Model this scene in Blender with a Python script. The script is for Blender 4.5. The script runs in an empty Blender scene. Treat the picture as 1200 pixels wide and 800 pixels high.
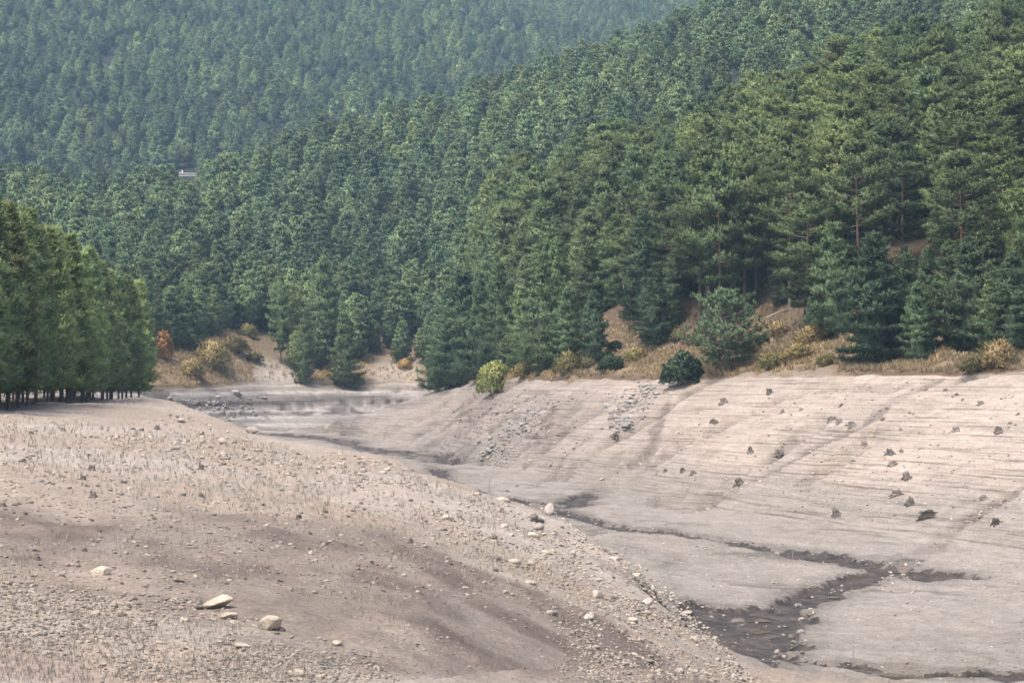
import bpy, math, random
import numpy as np
from mathutils import Vector, Matrix

rng = np.random.default_rng(7)
random.seed(7)
R = math.radians
scene = bpy.context.scene
col = scene.collection

# ------------------------------------------------------------------ camera, sky, sun, exposure
HZ = 443.0           # picture row (of 800) of the eye level; full reservoir level is close to it
FP = 2000.0          # focal length in photo pixels (1200 wide)
cam_d = bpy.data.cameras.new('camera')
cam = bpy.data.objects.new('camera', cam_d)
col.objects.link(cam)
cam_d.sensor_width = 36.0
cam_d.lens = 36.0 * FP / 1200.0
cam_d.clip_start = 0.1
cam_d.clip_end = 8000
cam.location = (0, 0, 0)
cam.rotation_euler = (R(90) + math.atan((HZ - 400) / FP), 0, 0)
scene.camera = cam

SUN_EL, SUN_AZ = R(62), R(-140)      # azimuth from +Y towards +X: high, behind the viewer
w = bpy.data.worlds.new('World')
scene.world = w
w.use_nodes = True
nt = w.node_tree
bg = nt.nodes['Background']
sky = nt.nodes.new('ShaderNodeTexSky')
sky.sky_type = 'NISHITA'
sky.sun_disc = False
sky.sun_elevation = SUN_EL
sky.sun_rotation = SUN_AZ
sky.air_density = 1.0
sky.dust_density = 5.0
sky.ozone_density = 0.6
nt.links.new(sky.outputs[0], bg.inputs[0])
bg.inputs[1].default_value = 0.135
sun_d = bpy.data.lights.new('sun', 'SUN')
sun_d.energy = 1.5
sun_d.angle = R(11)
sun_d.color = (1.0, 0.95, 0.88)
sun = bpy.data.objects.new('sun', sun_d)
col.objects.link(sun)
sdir = Vector((math.sin(SUN_AZ) * math.cos(SUN_EL), math.cos(SUN_AZ) * math.cos(SUN_EL), math.sin(SUN_EL)))
sun.rotation_euler = sdir.to_track_quat('Z', 'Y').to_euler()
sun.location = sdir * 300
scene.view_settings.view_transform = 'Standard'
scene.view_settings.look = 'None'
scene.view_settings.exposure = 1.36
scene.view_settings.gamma = 1
scene.render.engine = 'CYCLES'
scene.cycles.use_denoising = True
scene.cycles.max_bounces = 5
scene.cycles.diffuse_bounces = 3
scene.cycles.glossy_bounces = 2
scene.cycles.transmission_bounces = 3
scene.cycles.volume_bounces = 0

# ------------------------------------------------------------------ helpers
def hash2(ix, iy, seed):
    h = (ix.astype(np.int64) * 374761393 + iy.astype(np.int64) * 668265263 + seed * 982451653) & 0x7fffffff
    h = ((h ^ (h >> 13)) * 1274126177) & 0x7fffffff
    h = h ^ (h >> 16)
    return (h & 0xffff) / 65535.0

def vnoise(x, y, seed=0):
    ix = np.floor(x); iy = np.floor(y)
    fx = x - ix; fy = y - iy
    fx = fx * fx * (3 - 2 * fx); fy = fy * fy * (3 - 2 * fy)
    a = hash2(ix, iy, seed); b = hash2(ix + 1, iy, seed)
    c = hash2(ix, iy + 1, seed); d = hash2(ix + 1, iy + 1, seed)
    return (a + (b - a) * fx) * (1 - fy) + (c + (d - c) * fx) * fy

def fbm(x, y, octaves=4, seed=0):
    s = 0.0; a = 0.5; t = 0.0
    for o in range(octaves):
        s = s + a * vnoise(x, y, seed + o * 17); t += a
        a *= 0.5; x = x * 2.03 + 11.3; y = y * 2.03 + 5.7
    return s / t                        # 0..1

def sstep(a, b, x):
    t = np.clip((x - a) / (b - a), 0, 1)
    return t * t * (3 - 2 * t)

def mesh_np(name, verts, faces):
    """verts (N,3), faces (M,k) with constant k"""
    verts = np.asarray(verts, dtype=np.float32); faces = np.asarray(faces, dtype=np.int32)
    me = bpy.data.meshes.new(name)
    k = faces.shape[1]
    me.vertices.add(len(verts)); me.vertices.foreach_set('co', verts.ravel())
    me.loops.add(faces.size); me.loops.foreach_set('vertex_index', faces.ravel())
    me.polygons.add(len(faces))
    me.polygons.foreach_set('loop_start', np.arange(0, faces.size, k, dtype=np.int32))
    me.polygons.foreach_set('loop_total', np.full(len(faces), k, dtype=np.int32))
    me.update(calc_edges=True)
    return me

def smooth(me, on=True):
    me.polygons.foreach_set('use_smooth', np.full(len(me.polygons), on))

def color_attr(me, name, rgb):
    a = me.color_attributes.new(name, 'FLOAT_COLOR', 'POINT')
    c = np.ones((len(me.vertices), 4), dtype=np.float32)
    c[:, :3] = rgb
    a.data.foreach_set('color', c.ravel())

def link(name, data, parent=None, loc=None):
    o = bpy.data.objects.new(name, data)
    col.objects.link(o)
    if parent: o.parent = parent
    if loc is not None: o.location = loc
    return o

def tag(o, label=None, cat=None, group=None, kind=None):
    if label: o['label'] = label
    if cat: o['category'] = cat
    if group: o['group'] = group
    if kind: o['kind'] = kind
    return o

class MB:
    """collects pieces for one mesh"""
    def __init__(self): self.v = []; self.f = []; self.c = []
    def add(self, vs, fs, colr=None):
        b = len(self.v)
        self.v += [tuple(p) for p in vs]
        self.f += [tuple(i + b for i in f) for f in fs]
        if colr is not None: self.c += [colr] * len(vs)
    def tube(self, pts, rad, sides=6, cap=True, colr=None):
        vs = []; fs = []
        n = len(pts)
        for i in range(n):
            p = Vector(pts[i])
            d = (Vector(pts[min(i + 1, n - 1)]) - Vector(pts[max(i - 1, 0)]))
            d = d.normalized() if d.length > 1e-9 else Vector((0, 0, 1))
            a = d.cross(Vector((0, 0, 1)) if abs(d.z) < 0.9 else Vector((1, 0, 0))).normalized()
            b = d.cross(a)
            for s in range(sides):
                t = 2 * math.pi * s / sides
                vs.append(p + (a * math.cos(t) + b * math.sin(t)) * rad[i])
        for i in range(n - 1):
            for s in range(sides):
                s2 = (s + 1) % sides
                fs.append((i * sides + s, i * sides + s2, (i + 1) * sides + s2, (i + 1) * sides + s))
        if cap:
            fs.append(tuple(range(sides))[::-1]); fs.append(tuple((n - 1) * sides + s for s in range(sides)))
        self.add(vs, fs, colr)
    def box(self, c, s, colr=None):
        x, y, z = c; a, b, h = s[0] / 2, s[1] / 2, s[2] / 2
        vs = [(x + i * a, y + j * b, z + k * h) for k in (-1, 1) for j in (-1, 1) for i in (-1, 1)]
        self.add(vs, [(0, 2, 3, 1), (4, 5, 7, 6), (0, 1, 5, 4), (2, 6, 7, 3), (0, 4, 6, 2), (1, 3, 7, 5)], colr)
    def mesh(self, name, mat=None):
        me = bpy.data.meshes.new(name)
        me.from_pydata(self.v, [], self.f); me.update()
        if mat: me.materials.append(mat)
        return me

# ------------------------------------------------------------------ materials
def new_mat(name):
    m = bpy.data.materials.new(name); m.use_nodes = True
    n = m.node_tree
    return m, n.nodes, n.links, n.nodes['Principled BSDF']

def noise_node(N, L, scale, detail=4, coord=None, rough=0.6):
    t = N.new('ShaderNodeTexNoise'); t.inputs['Scale'].default_value = scale
    t.inputs['Detail'].default_value = detail; t.inputs['Roughness'].default_value = rough
    if coord is not None: L.new(coord, t.inputs['Vector'])
    return t

def ramp(N, L, fac, stops):
    r = N.new('ShaderNodeValToRGB')
    e = r.color_ramp.elements
    while len(e) < len(stops): e.new(0.5)
    for el, (p, c) in zip(e, stops):
        el.position = p; el.color = (*c, 1) if len(c) == 3 else c
    L.new(fac, r.inputs[0])
    return r

def mix(N, L, a, b, fac, mode='MIX'):
    m = N.new('ShaderNodeMix'); m.data_type = 'RGBA'; m.blend_type = mode
    for sock, val in ((m.inputs[0], fac), (m.inputs[6], a), (m.inputs[7], b)):
        if hasattr(val, 'links'): L.new(val, sock)
        elif isinstance(val, tuple): sock.default_value = (*val, 1)
        else: sock.default_value = val
    return m.outputs[2]

def mathn(N, L, op, a, b=None):
    m = N.new('ShaderNodeMath'); m.operation = op
    for i, v in enumerate((a, b)):
        if v is None: continue
        if hasattr(v, 'links'): L.new(v, m.inputs[i])
        else: m.inputs[i].default_value = v
    return m.outputs[0]

def ground_mat(name, grain_lo, grain_hi, strata=False):
    m, N, L, P = new_mat(name)
    va = N.new('ShaderNodeVertexColor'); va.layer_name = 'tint'
    geo = N.new('ShaderNodeNewGeometry')
    mp = N.new('ShaderNodeMapping'); mp.inputs['Scale'].default_value = (1, 1, 2.5)
    L.new(geo.outputs['Position'], mp.inputs['Vector'])
    n1 = noise_node(N, L, 5.0, 6, mp.outputs[0], 0.72)
    n2 = noise_node(N, L, 0.6, 5, mp.outputs[0], 0.7)
    f1 = ramp(N, L, n1.outputs[0], [(0.30, (grain_lo,) * 3), (0.70, (grain_hi,) * 3)])
    f2 = ramp(N, L, n2.outputs[0], [(0.3, (0.84, 0.82, 0.80)), (0.7, (1.12, 1.12, 1.12))])
    c = mix(N, L, va.outputs[0], f1.outputs[0], 1.0, 'MULTIPLY')
    c = mix(N, L, c, f2.outputs[0], 1.0, 'MULTIPLY')
    n3 = noise_node(N, L, 11.0, 5, mp.outputs[0], 0.75)
    f3 = ramp(N, L, n3.outputs[0], [(0.36, (0.70, 0.68, 0.66)), (0.50, (1.0, 1.0, 1.0)), (0.66, (1.22, 1.21, 1.20))])
    c = mix(N, L, c, f3.outputs[0], 1.0, 'MULTIPLY')
    h = mathn(N, L, 'ADD', mathn(N, L, 'MULTIPLY', n1.outputs[0], 0.10), mathn(N, L, 'MULTIPLY', n3.outputs[0], 0.05))
    if strata:      # strand lines left by the falling water: thin level bands
        mz = N.new('ShaderNodeMapping'); mz.inputs['Scale'].default_value = (0.07, 0.07, 6.0)
        L.new(geo.outputs['Position'], mz.inputs['Vector'])
        ns = noise_node(N, L, 1.0, 5, mz.outputs[0], 0.65)
        al = N.new('ShaderNodeAttribute'); al.attribute_name = 'strand'
        fs = ramp(N, L, ns.outputs[0], [(0.37, (0.55, 0.535, 0.525)), (0.43, (0.93, 0.925, 0.92)), (0.52, (1.04, 1.04, 1.04)), (0.62, (1.18, 1.17, 1.16))])
        c2 = mix(N, L, c, fs.outputs[0], 1.0, 'MULTIPLY')
        c = mix(N, L, c, c2, al.outputs['Fac'])
        h2 = mathn(N, L, 'MULTIPLY', mathn(N, L, 'MULTIPLY', ns.outputs[0], al.outputs['Fac']), 0.6)
        h = mathn(N, L, 'ADD', h, h2)
        aw = N.new('ShaderNodeAttribute'); aw.attribute_name = 'wet'
        rr = N.new('ShaderNodeMapRange'); rr.inputs[3].default_value = 0.95; rr.inputs[4].default_value = 0.6
        mw = N.new('ShaderNodeMapping'); mw.inputs['Scale'].default_value = (0.55, 1.3, 1.0); mw.inputs['Rotation'].default_value = (0, 0, 0.35)
        L.new(geo.outputs['Position'], mw.inputs['Vector'])
        nw = noise_node(N, L, 1.1, 6, mw.outputs[0], 0.7)
        ws = mathn(N, L, 'ADD', aw.outputs['Fac'], mathn(N, L, 'MULTIPLY', mathn(N, L, 'SUBTRACT', nw.outputs[0], 0.5), 2.3))
        wm = N.new('ShaderNodeMapRange'); wm.interpolation_type = 'SMOOTHSTEP'; wm.inputs[1].default_value = 0.50; wm.inputs[2].default_value = 0.56
        L.new(ws, wm.inputs[0])
        gate = N.new('ShaderNodeMapRange'); gate.inputs[1].default_value = 0.02; gate.inputs[2].default_value = 0.2; L.new(aw.outputs['Fac'], gate.inputs[0])
        wmask = mathn(N, L, 'MULTIPLY', wm.outputs[0], gate.outputs[0])
        nw2 = noise_node(N, L, 0.9, 6, geo.outputs['Position'], 0.75)
        wr = ramp(N, L, nw2.outputs[0], [(0.36, (0.020, 0.017, 0.015)), (0.47, (0.045, 0.036, 0.029)), (0.58, (0.075, 0.060, 0.048)), (0.72, (0.15, 0.13, 0.11))])
        c = mix(N, L, c, wr.outputs[0], wmask)
        L.new(wmask, rr.inputs[0]); L.new(rr.outputs[0], P.inputs['Roughness'])
    else:
        P.inputs['Roughness'].default_value = 0.95
    P.inputs['Specular IOR Level'].default_value = 0.25
    bp = N.new('ShaderNodeBump'); bp.inputs['Strength'].default_value = 0.7; bp.inputs['Distance'].default_value = 1.0
    L.new(h, bp.inputs['Height']); L.new(bp.outputs[0], P.inputs['Normal'])
    L.new(c, P.inputs['Base Color'])
    return m

M = {}
M['bed'] = ground_mat('dry_silt_and_gravel', 0.68, 1.22, True)
M['hill'] = ground_mat('pine_litter_and_dry_grass', 0.6, 1.3)

def leaf_mat(name, c1, c2, c3, trans=0.3, lo=0.70, hi=1.38):
    m, N, L, P = new_mat(name)
    oi = N.new('ShaderNodeObjectInfo')
    va = N.new('ShaderNodeVertexColor'); va.layer_name = 'tint'
    r = ramp(N, L, oi.outputs['Random'], [(0.0, c1), (0.5, c2), (1.0, c3)])
    wn = N.new('ShaderNodeMath'); wn.operation = 'FRACT'
    L.new(mathn(N, L, 'MULTIPLY', oi.outputs['Random'], 37.7), wn.inputs[0])
    vr = N.new('ShaderNodeMapRange'); vr.inputs[3].default_value = lo; vr.inputs[4].default_value = hi
    L.new(wn.outputs[0], vr.inputs[0])
    c = mix(N, L, r.outputs[0], va.outputs[0], 1.0, 'MULTIPLY')
    c = mix(N, L, c, vr.outputs[0], 1.0, 'MULTIPLY')
    npz = noise_node(N, L, 0.016, 3, oi.outputs['Location'])      # stands of slightly different age and tone
    rpz = ramp(N, L, npz.outputs[0], [(0.36, (0.72, 0.78, 0.84)), (0.62, (1.22, 1.18, 1.06))])
    c = mix(N, L, c, rpz.outputs[0], 1.0, 'MULTIPLY')
    L.new(c, P.inputs['Base Color']); P.inputs['Roughness'].default_value = 0.6
    P.inputs['Specular IOR Level'].default_value = 0.3
    tr = N.new('ShaderNodeBsdfTranslucent'); L.new(c, tr.inputs[0])
    ms = N.new('ShaderNodeMixShader'); ms.inputs[0].default_value = trans
    out = [n for n in N if n.type == 'OUTPUT_MATERIAL'][0]
    L.new(P.outputs[0], ms.inputs[1]); L.new(tr.outputs[0], ms.inputs[2]); L.new(ms.outputs[0], out.inputs[0])
    return m

M['needle'] = leaf_mat('pine_needles', (0.125, 0.182, 0.080), (0.158, 0.208, 0.082), (0.185, 0.225, 0.092), 0.35)
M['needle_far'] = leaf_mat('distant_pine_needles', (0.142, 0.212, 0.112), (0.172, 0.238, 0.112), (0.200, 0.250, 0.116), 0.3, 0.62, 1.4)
M['needle_row'] = leaf_mat('edge_pine_needles', (0.235, 0.310, 0.135), (0.260, 0.325, 0.138), (0.300, 0.325, 0.150), 0.42)
M['needle_dark'] = leaf_mat('blue_green_pine_needles', (0.112, 0.170, 0.088), (0.130, 0.186, 0.088), (0.160, 0.200, 0.090), 0.35)
M['leaf_yellow'] = leaf_mat('yellow_green_leaves', (0.32, 0.34, 0.115), (0.32, 0.34, 0.115), (0.32, 0.34, 0.115), 0.35)
M['leaf_dark'] = leaf_mat('dark_shrub_leaves', (0.05, 0.085, 0.045), (0.06, 0.095, 0.05), (0.08, 0.105, 0.05))
M['leaf_broom'] = leaf_mat('straw_broom_twigs', (0.22, 0.20, 0.075), (0.32, 0.255, 0.11), (0.36, 0.26, 0.12))
M['leaf_orange'] = leaf_mat('autumn_orange_leaves', (0.38, 0.20, 0.075), (0.38, 0.20, 0.075), (0.38, 0.20, 0.075))
M['straw'] = leaf_mat('dry_grass_straw', (0.37, 0.28, 0.165), (0.40, 0.31, 0.19), (0.32, 0.24, 0.13))
M['stubble'] = leaf_mat('bleached_stubble', (0.36, 0.30, 0.24), (0.42, 0.36, 0.30), (0.28, 0.23, 0.18))

def bark_mat():
    m, N, L, P = new_mat('pine_bark')
    va = N.new('ShaderNodeVertexColor'); va.layer_name = 'tint'
    tc = N.new('ShaderNodeTexCoord')
    mp = N.new('ShaderNodeMapping'); mp.inputs['Scale'].default_value = (6, 6, 1.4)
    L.new(tc.outputs['Object'], mp.inputs[0])
    n = noise_node(N, L, 1.5, 5, mp.outputs[0], 0.7)
    r = ramp(N, L, n.outputs[0], [(0.3, (0.55,) * 3), (0.7, (1.35,) * 3)])
    L.new(mix(N, L, va.outputs[0], r.outputs[0], 1.0, 'MULTIPLY'), P.inputs['Base Color'])
    P.inputs['Roughness'].default_value = 0.9
    bp = N.new('ShaderNodeBump'); bp.inputs['Distance'].default_value = 0.05
    L.new(n.outputs[0], bp.inputs['Height']); L.new(bp.outputs[0], P.inputs['Normal'])
    return m
M['bark'] = bark_mat()

def stone_mat(name, c1, c2, c3):
    m, N, L, P = new_mat(name)
    oi = N.new('ShaderNodeObjectInfo'); tc = N.new('ShaderNodeTexCoord')
    r = ramp(N, L, oi.outputs['Random'], [(0.0, c1), (0.5, c2), (1.0, c3)])
    n = noise_node(N, L, 3.5, 6, tc.outputs['Object'], 0.7)
    f = ramp(N, L, n.outputs[0], [(0.3, (0.62, 0.60, 0.57)), (0.7, (1.25, 1.25, 1.25))])
    L.new(mix(N, L, r.outputs[0], f.outputs[0], 1.0, 'MULTIPLY'), P.inputs['Base Color'])
    P.inputs['Roughness'].default_value = 0.88; P.inputs['Specular IOR Level'].default_value = 0.3
    bp = N.new('ShaderNodeBump'); bp.inputs['Distance'].default_value = 0.12; bp.inputs['Strength'].default_value = 0.8
    L.new(n.outputs[0], bp.inputs['Height']); L.new(bp.outputs[0], P.inputs['Normal'])
    return m
M['stone_pale'] = stone_mat('pale_weathered_stone', (0.45, 0.38, 0.30), (0.50, 0.43, 0.35), (0.42, 0.36, 0.29))
M['stone'] = stone_mat('grey_brown_stone', (0.13, 0.115, 0.10), (0.33, 0.29, 0.25), (0.46, 0.41, 0.35))
M['stone_grey'] = stone_mat('grey_ledge_rock', (0.17, 0.165, 0.155), (0.24, 0.23, 0.215), (0.34, 0.325, 0.305))
M['stump'] = stone_mat('grey_waterlogged_wood', (0.10, 0.088, 0.078), (0.155, 0.137, 0.122), (0.24, 0.212, 0.188))
M['stump_dark'] = stone_mat('dark_waterlogged_wood', (0.045, 0.038, 0.034), (0.055, 0.047, 0.042), (0.07, 0.06, 0.05))
M['stick'] = stone_mat('bleached_stick', (0.30, 0.26, 0.21), (0.33, 0.28, 0.23), (0.27, 0.23, 0.19))
M['concrete'] = stone_mat('pale_render', (0.62, 0.58, 0.55), (0.62, 0.58, 0.55), (0.62, 0.58, 0.55))
M['white'] = stone_mat('white_paint', (0.8, 0.8, 0.8), (0.8, 0.8, 0.8), (0.8, 0.8, 0.8))
M['dark_glass'] = stone_mat('dark_opening', (0.05, 0.055, 0.06), (0.05, 0.055, 0.06), (0.05, 0.055, 0.06))

def water_mat():
    m, N, L, P = new_mat('shallow_muddy_water')
    geo = N.new('ShaderNodeNewGeometry')
    n = noise_node(N, L, 2.2, 3, geo.outputs['Position'])
    P.inputs['Base Color'].default_value = (0.075, 0.062, 0.052, 1)
    P.inputs['Roughness'].default_value = 0.10
    P.inputs['IOR'].default_value = 1.33
    bp = N.new('ShaderNodeBump'); bp.inputs['Distance'].default_value = 0.012; bp.inputs['Strength'].default_value = 0.5
    L.new(n.outputs[0], bp.inputs['Height']); L.new(bp.outputs[0], P.inputs['Normal'])
    return m
M['water'] = water_mat()

# ------------------------------------------------------------------ terrain: break lines given along rays, each with its own distance
# every break line: list of (photo column, distance, height) ; a height given as ('p', row) is turned into metres at that distance
def P_(row): return ('p', row)
KN = [
 [(-400, 0.4, -1.7), (1600, 0.4, -1.7)],
 [(-400, 14, -3.0), (600, 14, -3.4), (1200, 15, -4.2), (1600, 15, -4.2)],
 [(-400, 24, -3.9), (0, 24, P_(800)), (300, 25, P_(803)), (500, 29, P_(800)), (650, 37, P_(800)), (750, 43, P_(801)), (850, 50, P_(803)), (1000, 56, -10.6), (1200, 60, -12), (1600, 60, -12)],
 [(-400, 60, -3.2), (0, 60, P_(545)), (300, 55, P_(590)), (500, 55, P_(630)), (650, 60, P_(672)), (750, 62, P_(707)), (850, 60, P_(775)), (1000, 69, -12.8), (1200, 73, -13.6), (1600, 73, -13.6)],
 [(-400, 125, -2.4), (0, 135, P_(479)), (100, 150, P_(477)), (180, 220, P_(465)), (240, 180, P_(483)), (300, 132, P_(512)), (420, 118, P_(527)), (530, 102, P_(556)), (600, 95, P_(582)), (650, 86, P_(608)), (740, 76, P_(660)), (850, 69, P_(762)), (1000, 80, -13.9), (1200, 85, -14.5), (1600, 85, -14)],
 [(-400, 150, -2.3), (0, 160, -2.4), (100, 200, -2.4), (180, 260, -3.5), (240, 262, -8), (300, 230, -10.5), (420, 200, -12), (530, 165, -13), (600, 150, -13.5), (650, 128, -13.6), (740, 108, -14.2), (850, 90, -14.5), (1000, 94, -14.7), (1200, 97, -14.9), (1600, 97, -14.5)],
 [(-400, 180, -1.9), (0, 200, -2.2), (100, 250, -2.2), (180, 320, -6), (260, 330, -11), (340, 320, -11.6), (420, 293, -12.2), (530, 250, -12.9), (600, 215, -13.6), (660, 190, -14.0), (760, 150, -14.4), (850, 124, -14.8), (1000, 118, -15.0), (1140, 117, -15.0), (1200, 115, -15.0), (1600, 115, -14.6)],
 [(-400, 220, -1), (0, 240, -1.5), (100, 280, -1.8), (180, 340, -5), (240, 360, -9), (300, 375, -11.4), (390, 366, -11.6), (430, 332, P_(514)), (500, 285, P_(531)), (600, 238, P_(551)), (700, 207, P_(569)), (850, 173, P_(598)), (1000, 150, P_(622)), (1200, 131, P_(652)), (1600, 122, -13.5)],
 [(-400, 240, -.7), (0, 260, -1), (180, 345, -4), (300, 380, -10.8), (350, 372, -11.2), (390, 352, P_(497)), (430, 345, P_(483)), (510, 350, P_(456)), (535, 334, P_(453)), (600, 284, P_(458)), (700, 252, P_(458)), (870, 216, P_(461)), (1000, 193, P_(462)), (1200, 174, P_(456)), (1600, 155, -1.0)],
 [(-400, 260, -.4), (0, 280, -.5), (180, 350, -3.4), (300, 385, -9.8), (350, 378, -11), (430, 378, -10.8), (500, 388, -8), (515, 368, -3), (535, 336, P_(451)), (600, 291, P_(450)), (700, 259, P_(449)), (870, 222, P_(448)), (1000, 198, P_(447)), (1200, 178, P_(443)), (1600, 158, -.3)],
 [(-400, 300, 0), (0, 300, 0), (100, 330, P_(452)), (180, 355, P_(457)), (260, 385, P_(452)), (300, 395, P_(449)), (400, 412, P_(448)), (500, 424, P_(447)), (518, 375, P_(449)), (540, 338, P_(449)), (600, 295, P_(447)), (700, 262, P_(446)), (790, 240, P_(446)), (870, 225, P_(443)), (1000, 200, P_(441)), (1100, 190, P_(440)), (1200, 180, P_(437)), (1600, 160, P_(430))],
 'scarp', 'ledge',
 [(-400, 360, 9), (0, 360, 10), (200, 415, 13), (300, 455, 16), (500, 470, 17), (540, 400, 17), (600, 355, 17), (700, 322, 18), (870, 285, 19), (1000, 262, 21), (1200, 245, 24), (1600, 225, 26)],
 [(-400, 430, 22), (0, 430, 22), (200, 470, 28), (300, 500, 32), (500, 500, 32), (600, 420, 33), (700, 390, 36), (870, 350, 40), (1000, 335, 46), (1200, 320, 52), (1600, 300, 56)],
 [(-400, 470, 28), (0, 470, 30), (200, 510, 34), (300, 540, 38), (500, 540, 42), (600, 470, 40), (700, 440, 42), (870, 410, 46), (1000, 400, 50), (1200, 390, 56), (1600, 370, 60)],
 [(-400, 600, P_(238)), (0, 600, P_(240)), (100, 610, P_(256)), (200, 620, P_(248)), (267, 625, P_(226)), (333, 635, P_(196)), (400, 645, P_(170)), (560, 670, P_(127)), (670, 690, P_(84)), (760, 710, P_(62)), (800, 720, P_(40)), (900, 740, P_(-25)), (1000, 760, P_(-55)), (1200, 800, P_(-90)), (1600, 800, P_(-110))],
 [(-400, 680, 58), (0, 680, 55), (200, 690, 50), (400, 730, 70), (600, 770, 95), (800, 800, 125), (1000, 850, 180), (1600, 880, 200)],
 [(-400, 780, 72), (0, 780, 70), (200, 785, 72), (400, 830, 90), (600, 950, 128), (800, 1000, 165), (1200, 1100, 240), (1600, 1100, 250)],
 [(-400, 1250, 300), (0, 1250, 300), (400, 1300, 295), (540, 1330, 305), (600, 1420, 325), (660, 1550, 350), (800, 1650, 385), (1200, 1700, 400), (1600, 1700, 400)],
 [(-400, 2300, 560), (1600, 2300, 560)],
]
def knot_eval(tab, px):
    t = np.array([[p, d, (HZ - z[1]) * d / FP if isinstance(z, tuple) else z] for p, d, z in tab], dtype=float)
    return np.interp(px, t[:, 0], t[:, 1]), np.interp(px, t[:, 0], t[:, 2])

pxs = np.arange(-400, 1601, 4.0)
KD, KZ = [], []
for kn in KN:
    if kn == 'scarp':
        d, z = KD[-1] + 1.2, KZ[-1] + 0.45 + 0.7 * (fbm(pxs / 40, pxs * 0, 3, 5) - 0.5)
    elif kn == 'ledge':
        rows = np.interp(pxs, [-400, 0, 200, 270, 300, 340, 460, 540, 620, 700, 760, 870, 950, 1020, 1200, 1600],
                         [400, 402, 412, 392, 405, 415, 412, 420, 420, 412, 404, 408, 400, 404, 395, 390])
        d = KD[-2] + 22; z = (HZ - rows) * d / FP
    else:
        d, z = knot_eval(kn, pxs)
    KD.append(d); KZ.append(z)
KD = np.array(KD); KZ = np.array(KZ)
def gsm(a, s):
    k = np.exp(-0.5 * (np.arange(-3 * s, 3 * s + 1) / s) ** 2); k /= k.sum()
    return np.array([np.convolve(np.pad(r, 3 * s, mode='edge'), k, 'valid') for r in a])
KD = gsm(KD, 4); KZ = gsm(KZ, 4)
for i in range(1, len(KD)): KD[i] = np.maximum(KD[i], KD[i - 1] + 0.4)
NK = len(KD)
SHORE = 10
ROWS = [6, 12, 60, 55, 40, 60, 55, 90, 16, 16, 6, 14, 22, 22, 18, 26, 14, 12, 30, 12]
# columns: fine inside the picture, coarse outside, closed round the viewer
th_c = math.atan((1600 - 600) / FP)
fine = np.arctan((np.arange(-150, 1351, 2.0) - 600) / FP)
outl = np.linspace(-th_c, fine[0], 40)[:-1]; outr = np.linspace(fine[-1], th_c, 40)[1:]
back = np.linspace(th_c, 2 * math.pi - th_c, 70)[1:-1]
TH = np.concatenate([outl, fine, outr, back])
th_w = np.where(TH > math.pi, TH - 2 * math.pi, TH)
px_c = 600 + FP * np.tan(np.clip(th_w, -th_c, th_c))
px_c = np.clip(px_c, -400, 1600)
nc = len(TH)
kd = np.array([np.interp(px_c, pxs, r) for r in KD]); kz = np.array([np.interp(px_c, pxs, r) for r in KZ])
bl = sstep(th_c, math.pi, np.abs(th_w))
meanD = 0.5 * (KD[:, :1] + KD[:, -1:]); meanZ = 0.5 * (KZ[:, :1] + KZ[:, -1:])
kd = kd * (1 - bl) + meanD * bl; kz = kz * (1 - bl) + meanZ * bl
kz = np.where(kz > 0, kz * (1 - 0.6 * sstep(th_c, R(75), np.abs(th_w))), kz)
Dg, Zg, Kg = [], [], []
for i in range(NK - 1):
    n = ROWS[i]
    for j in range(n):
        t = j / n
        r = (kd[i + 1] / kd[i]) ** t if i > 0 else 1 + (kd[1] / kd[0] - 1) * t
        D_ = kd[i] * r
        s = (D_ - kd[i]) / (kd[i + 1] - kd[i])
        Dg.append(D_); Zg.append(kz[i] + (kz[i + 1] - kz[i]) * s); Kg.append(np.full(nc, i + t))
Dg.append(kd[-1]); Zg.append(kz[-1]); Kg.append(np.full(nc, NK - 1.0))
Dg = np.array(Dg); Zg = np.array(Zg); Kg = np.array(Kg)
# round the breaks a little (not at the shore scarp)
Zs = Zg.copy()
for it in range(10):
    Zs[1:-1] = 0.25 * Zs[:-2] + 0.5 * Zs[1:-1] + 0.25 * Zs[2:]
keep = sstep(0.8, 0.0, np.abs(Kg - (SHORE + 0.5)))
Zg = Zs * (1 - keep) + Zg * keep
cosr = np.where(np.abs(th_w) < th_c, 1 / np.cos(th_w), 1 / math.cos(th_c))
Xg = Dg * cosr * np.sin(TH); Yg = Dg * cosr * np.cos(TH)
# relief
bedm = sstep(SHORE + 0.1, SHORE - 0.3, Kg)
bank = sstep(6.7, 7.1, Kg) * sstep(SHORE + 0.1, SHORE - 0.3, Kg)
fgm = sstep(1.5, 2.5, Kg) * sstep(5.0, 4.2, Kg)
floor_ = sstep(4.2, 5.0, Kg) * sstep(7.1, 6.7, Kg)
near = np.clip(Dg / 25, 0, 1)
Zg += bedm * near * ((fbm(Xg / 9, Yg / 9, 4, 1) - 0.5) * 0.75 * (1 - 0.4 * floor_) + (fbm(Xg / 1.6, Yg / 1.6, 3, 2) - 0.5) * 0.30)
Zg += (1 - bedm) * ((fbm(Xg / 26, Yg / 26, 4, 3) - 0.5) * 5 * sstep(SHORE + 1, SHORE + 3, Kg) + (fbm(Xg / 5, Yg / 5, 3, 4) - 0.5) * 1.3)
crest = np.exp(-((Kg - 4.0) / 0.8) ** 2) * sstep(380, 480, 600 + FP * Xg / np.maximum(Yg, 1))
Zg += crest * ((fbm(Xg / 3.0, Yg / 3.0, 4, 6) - 0.5) * 0.9)
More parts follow.
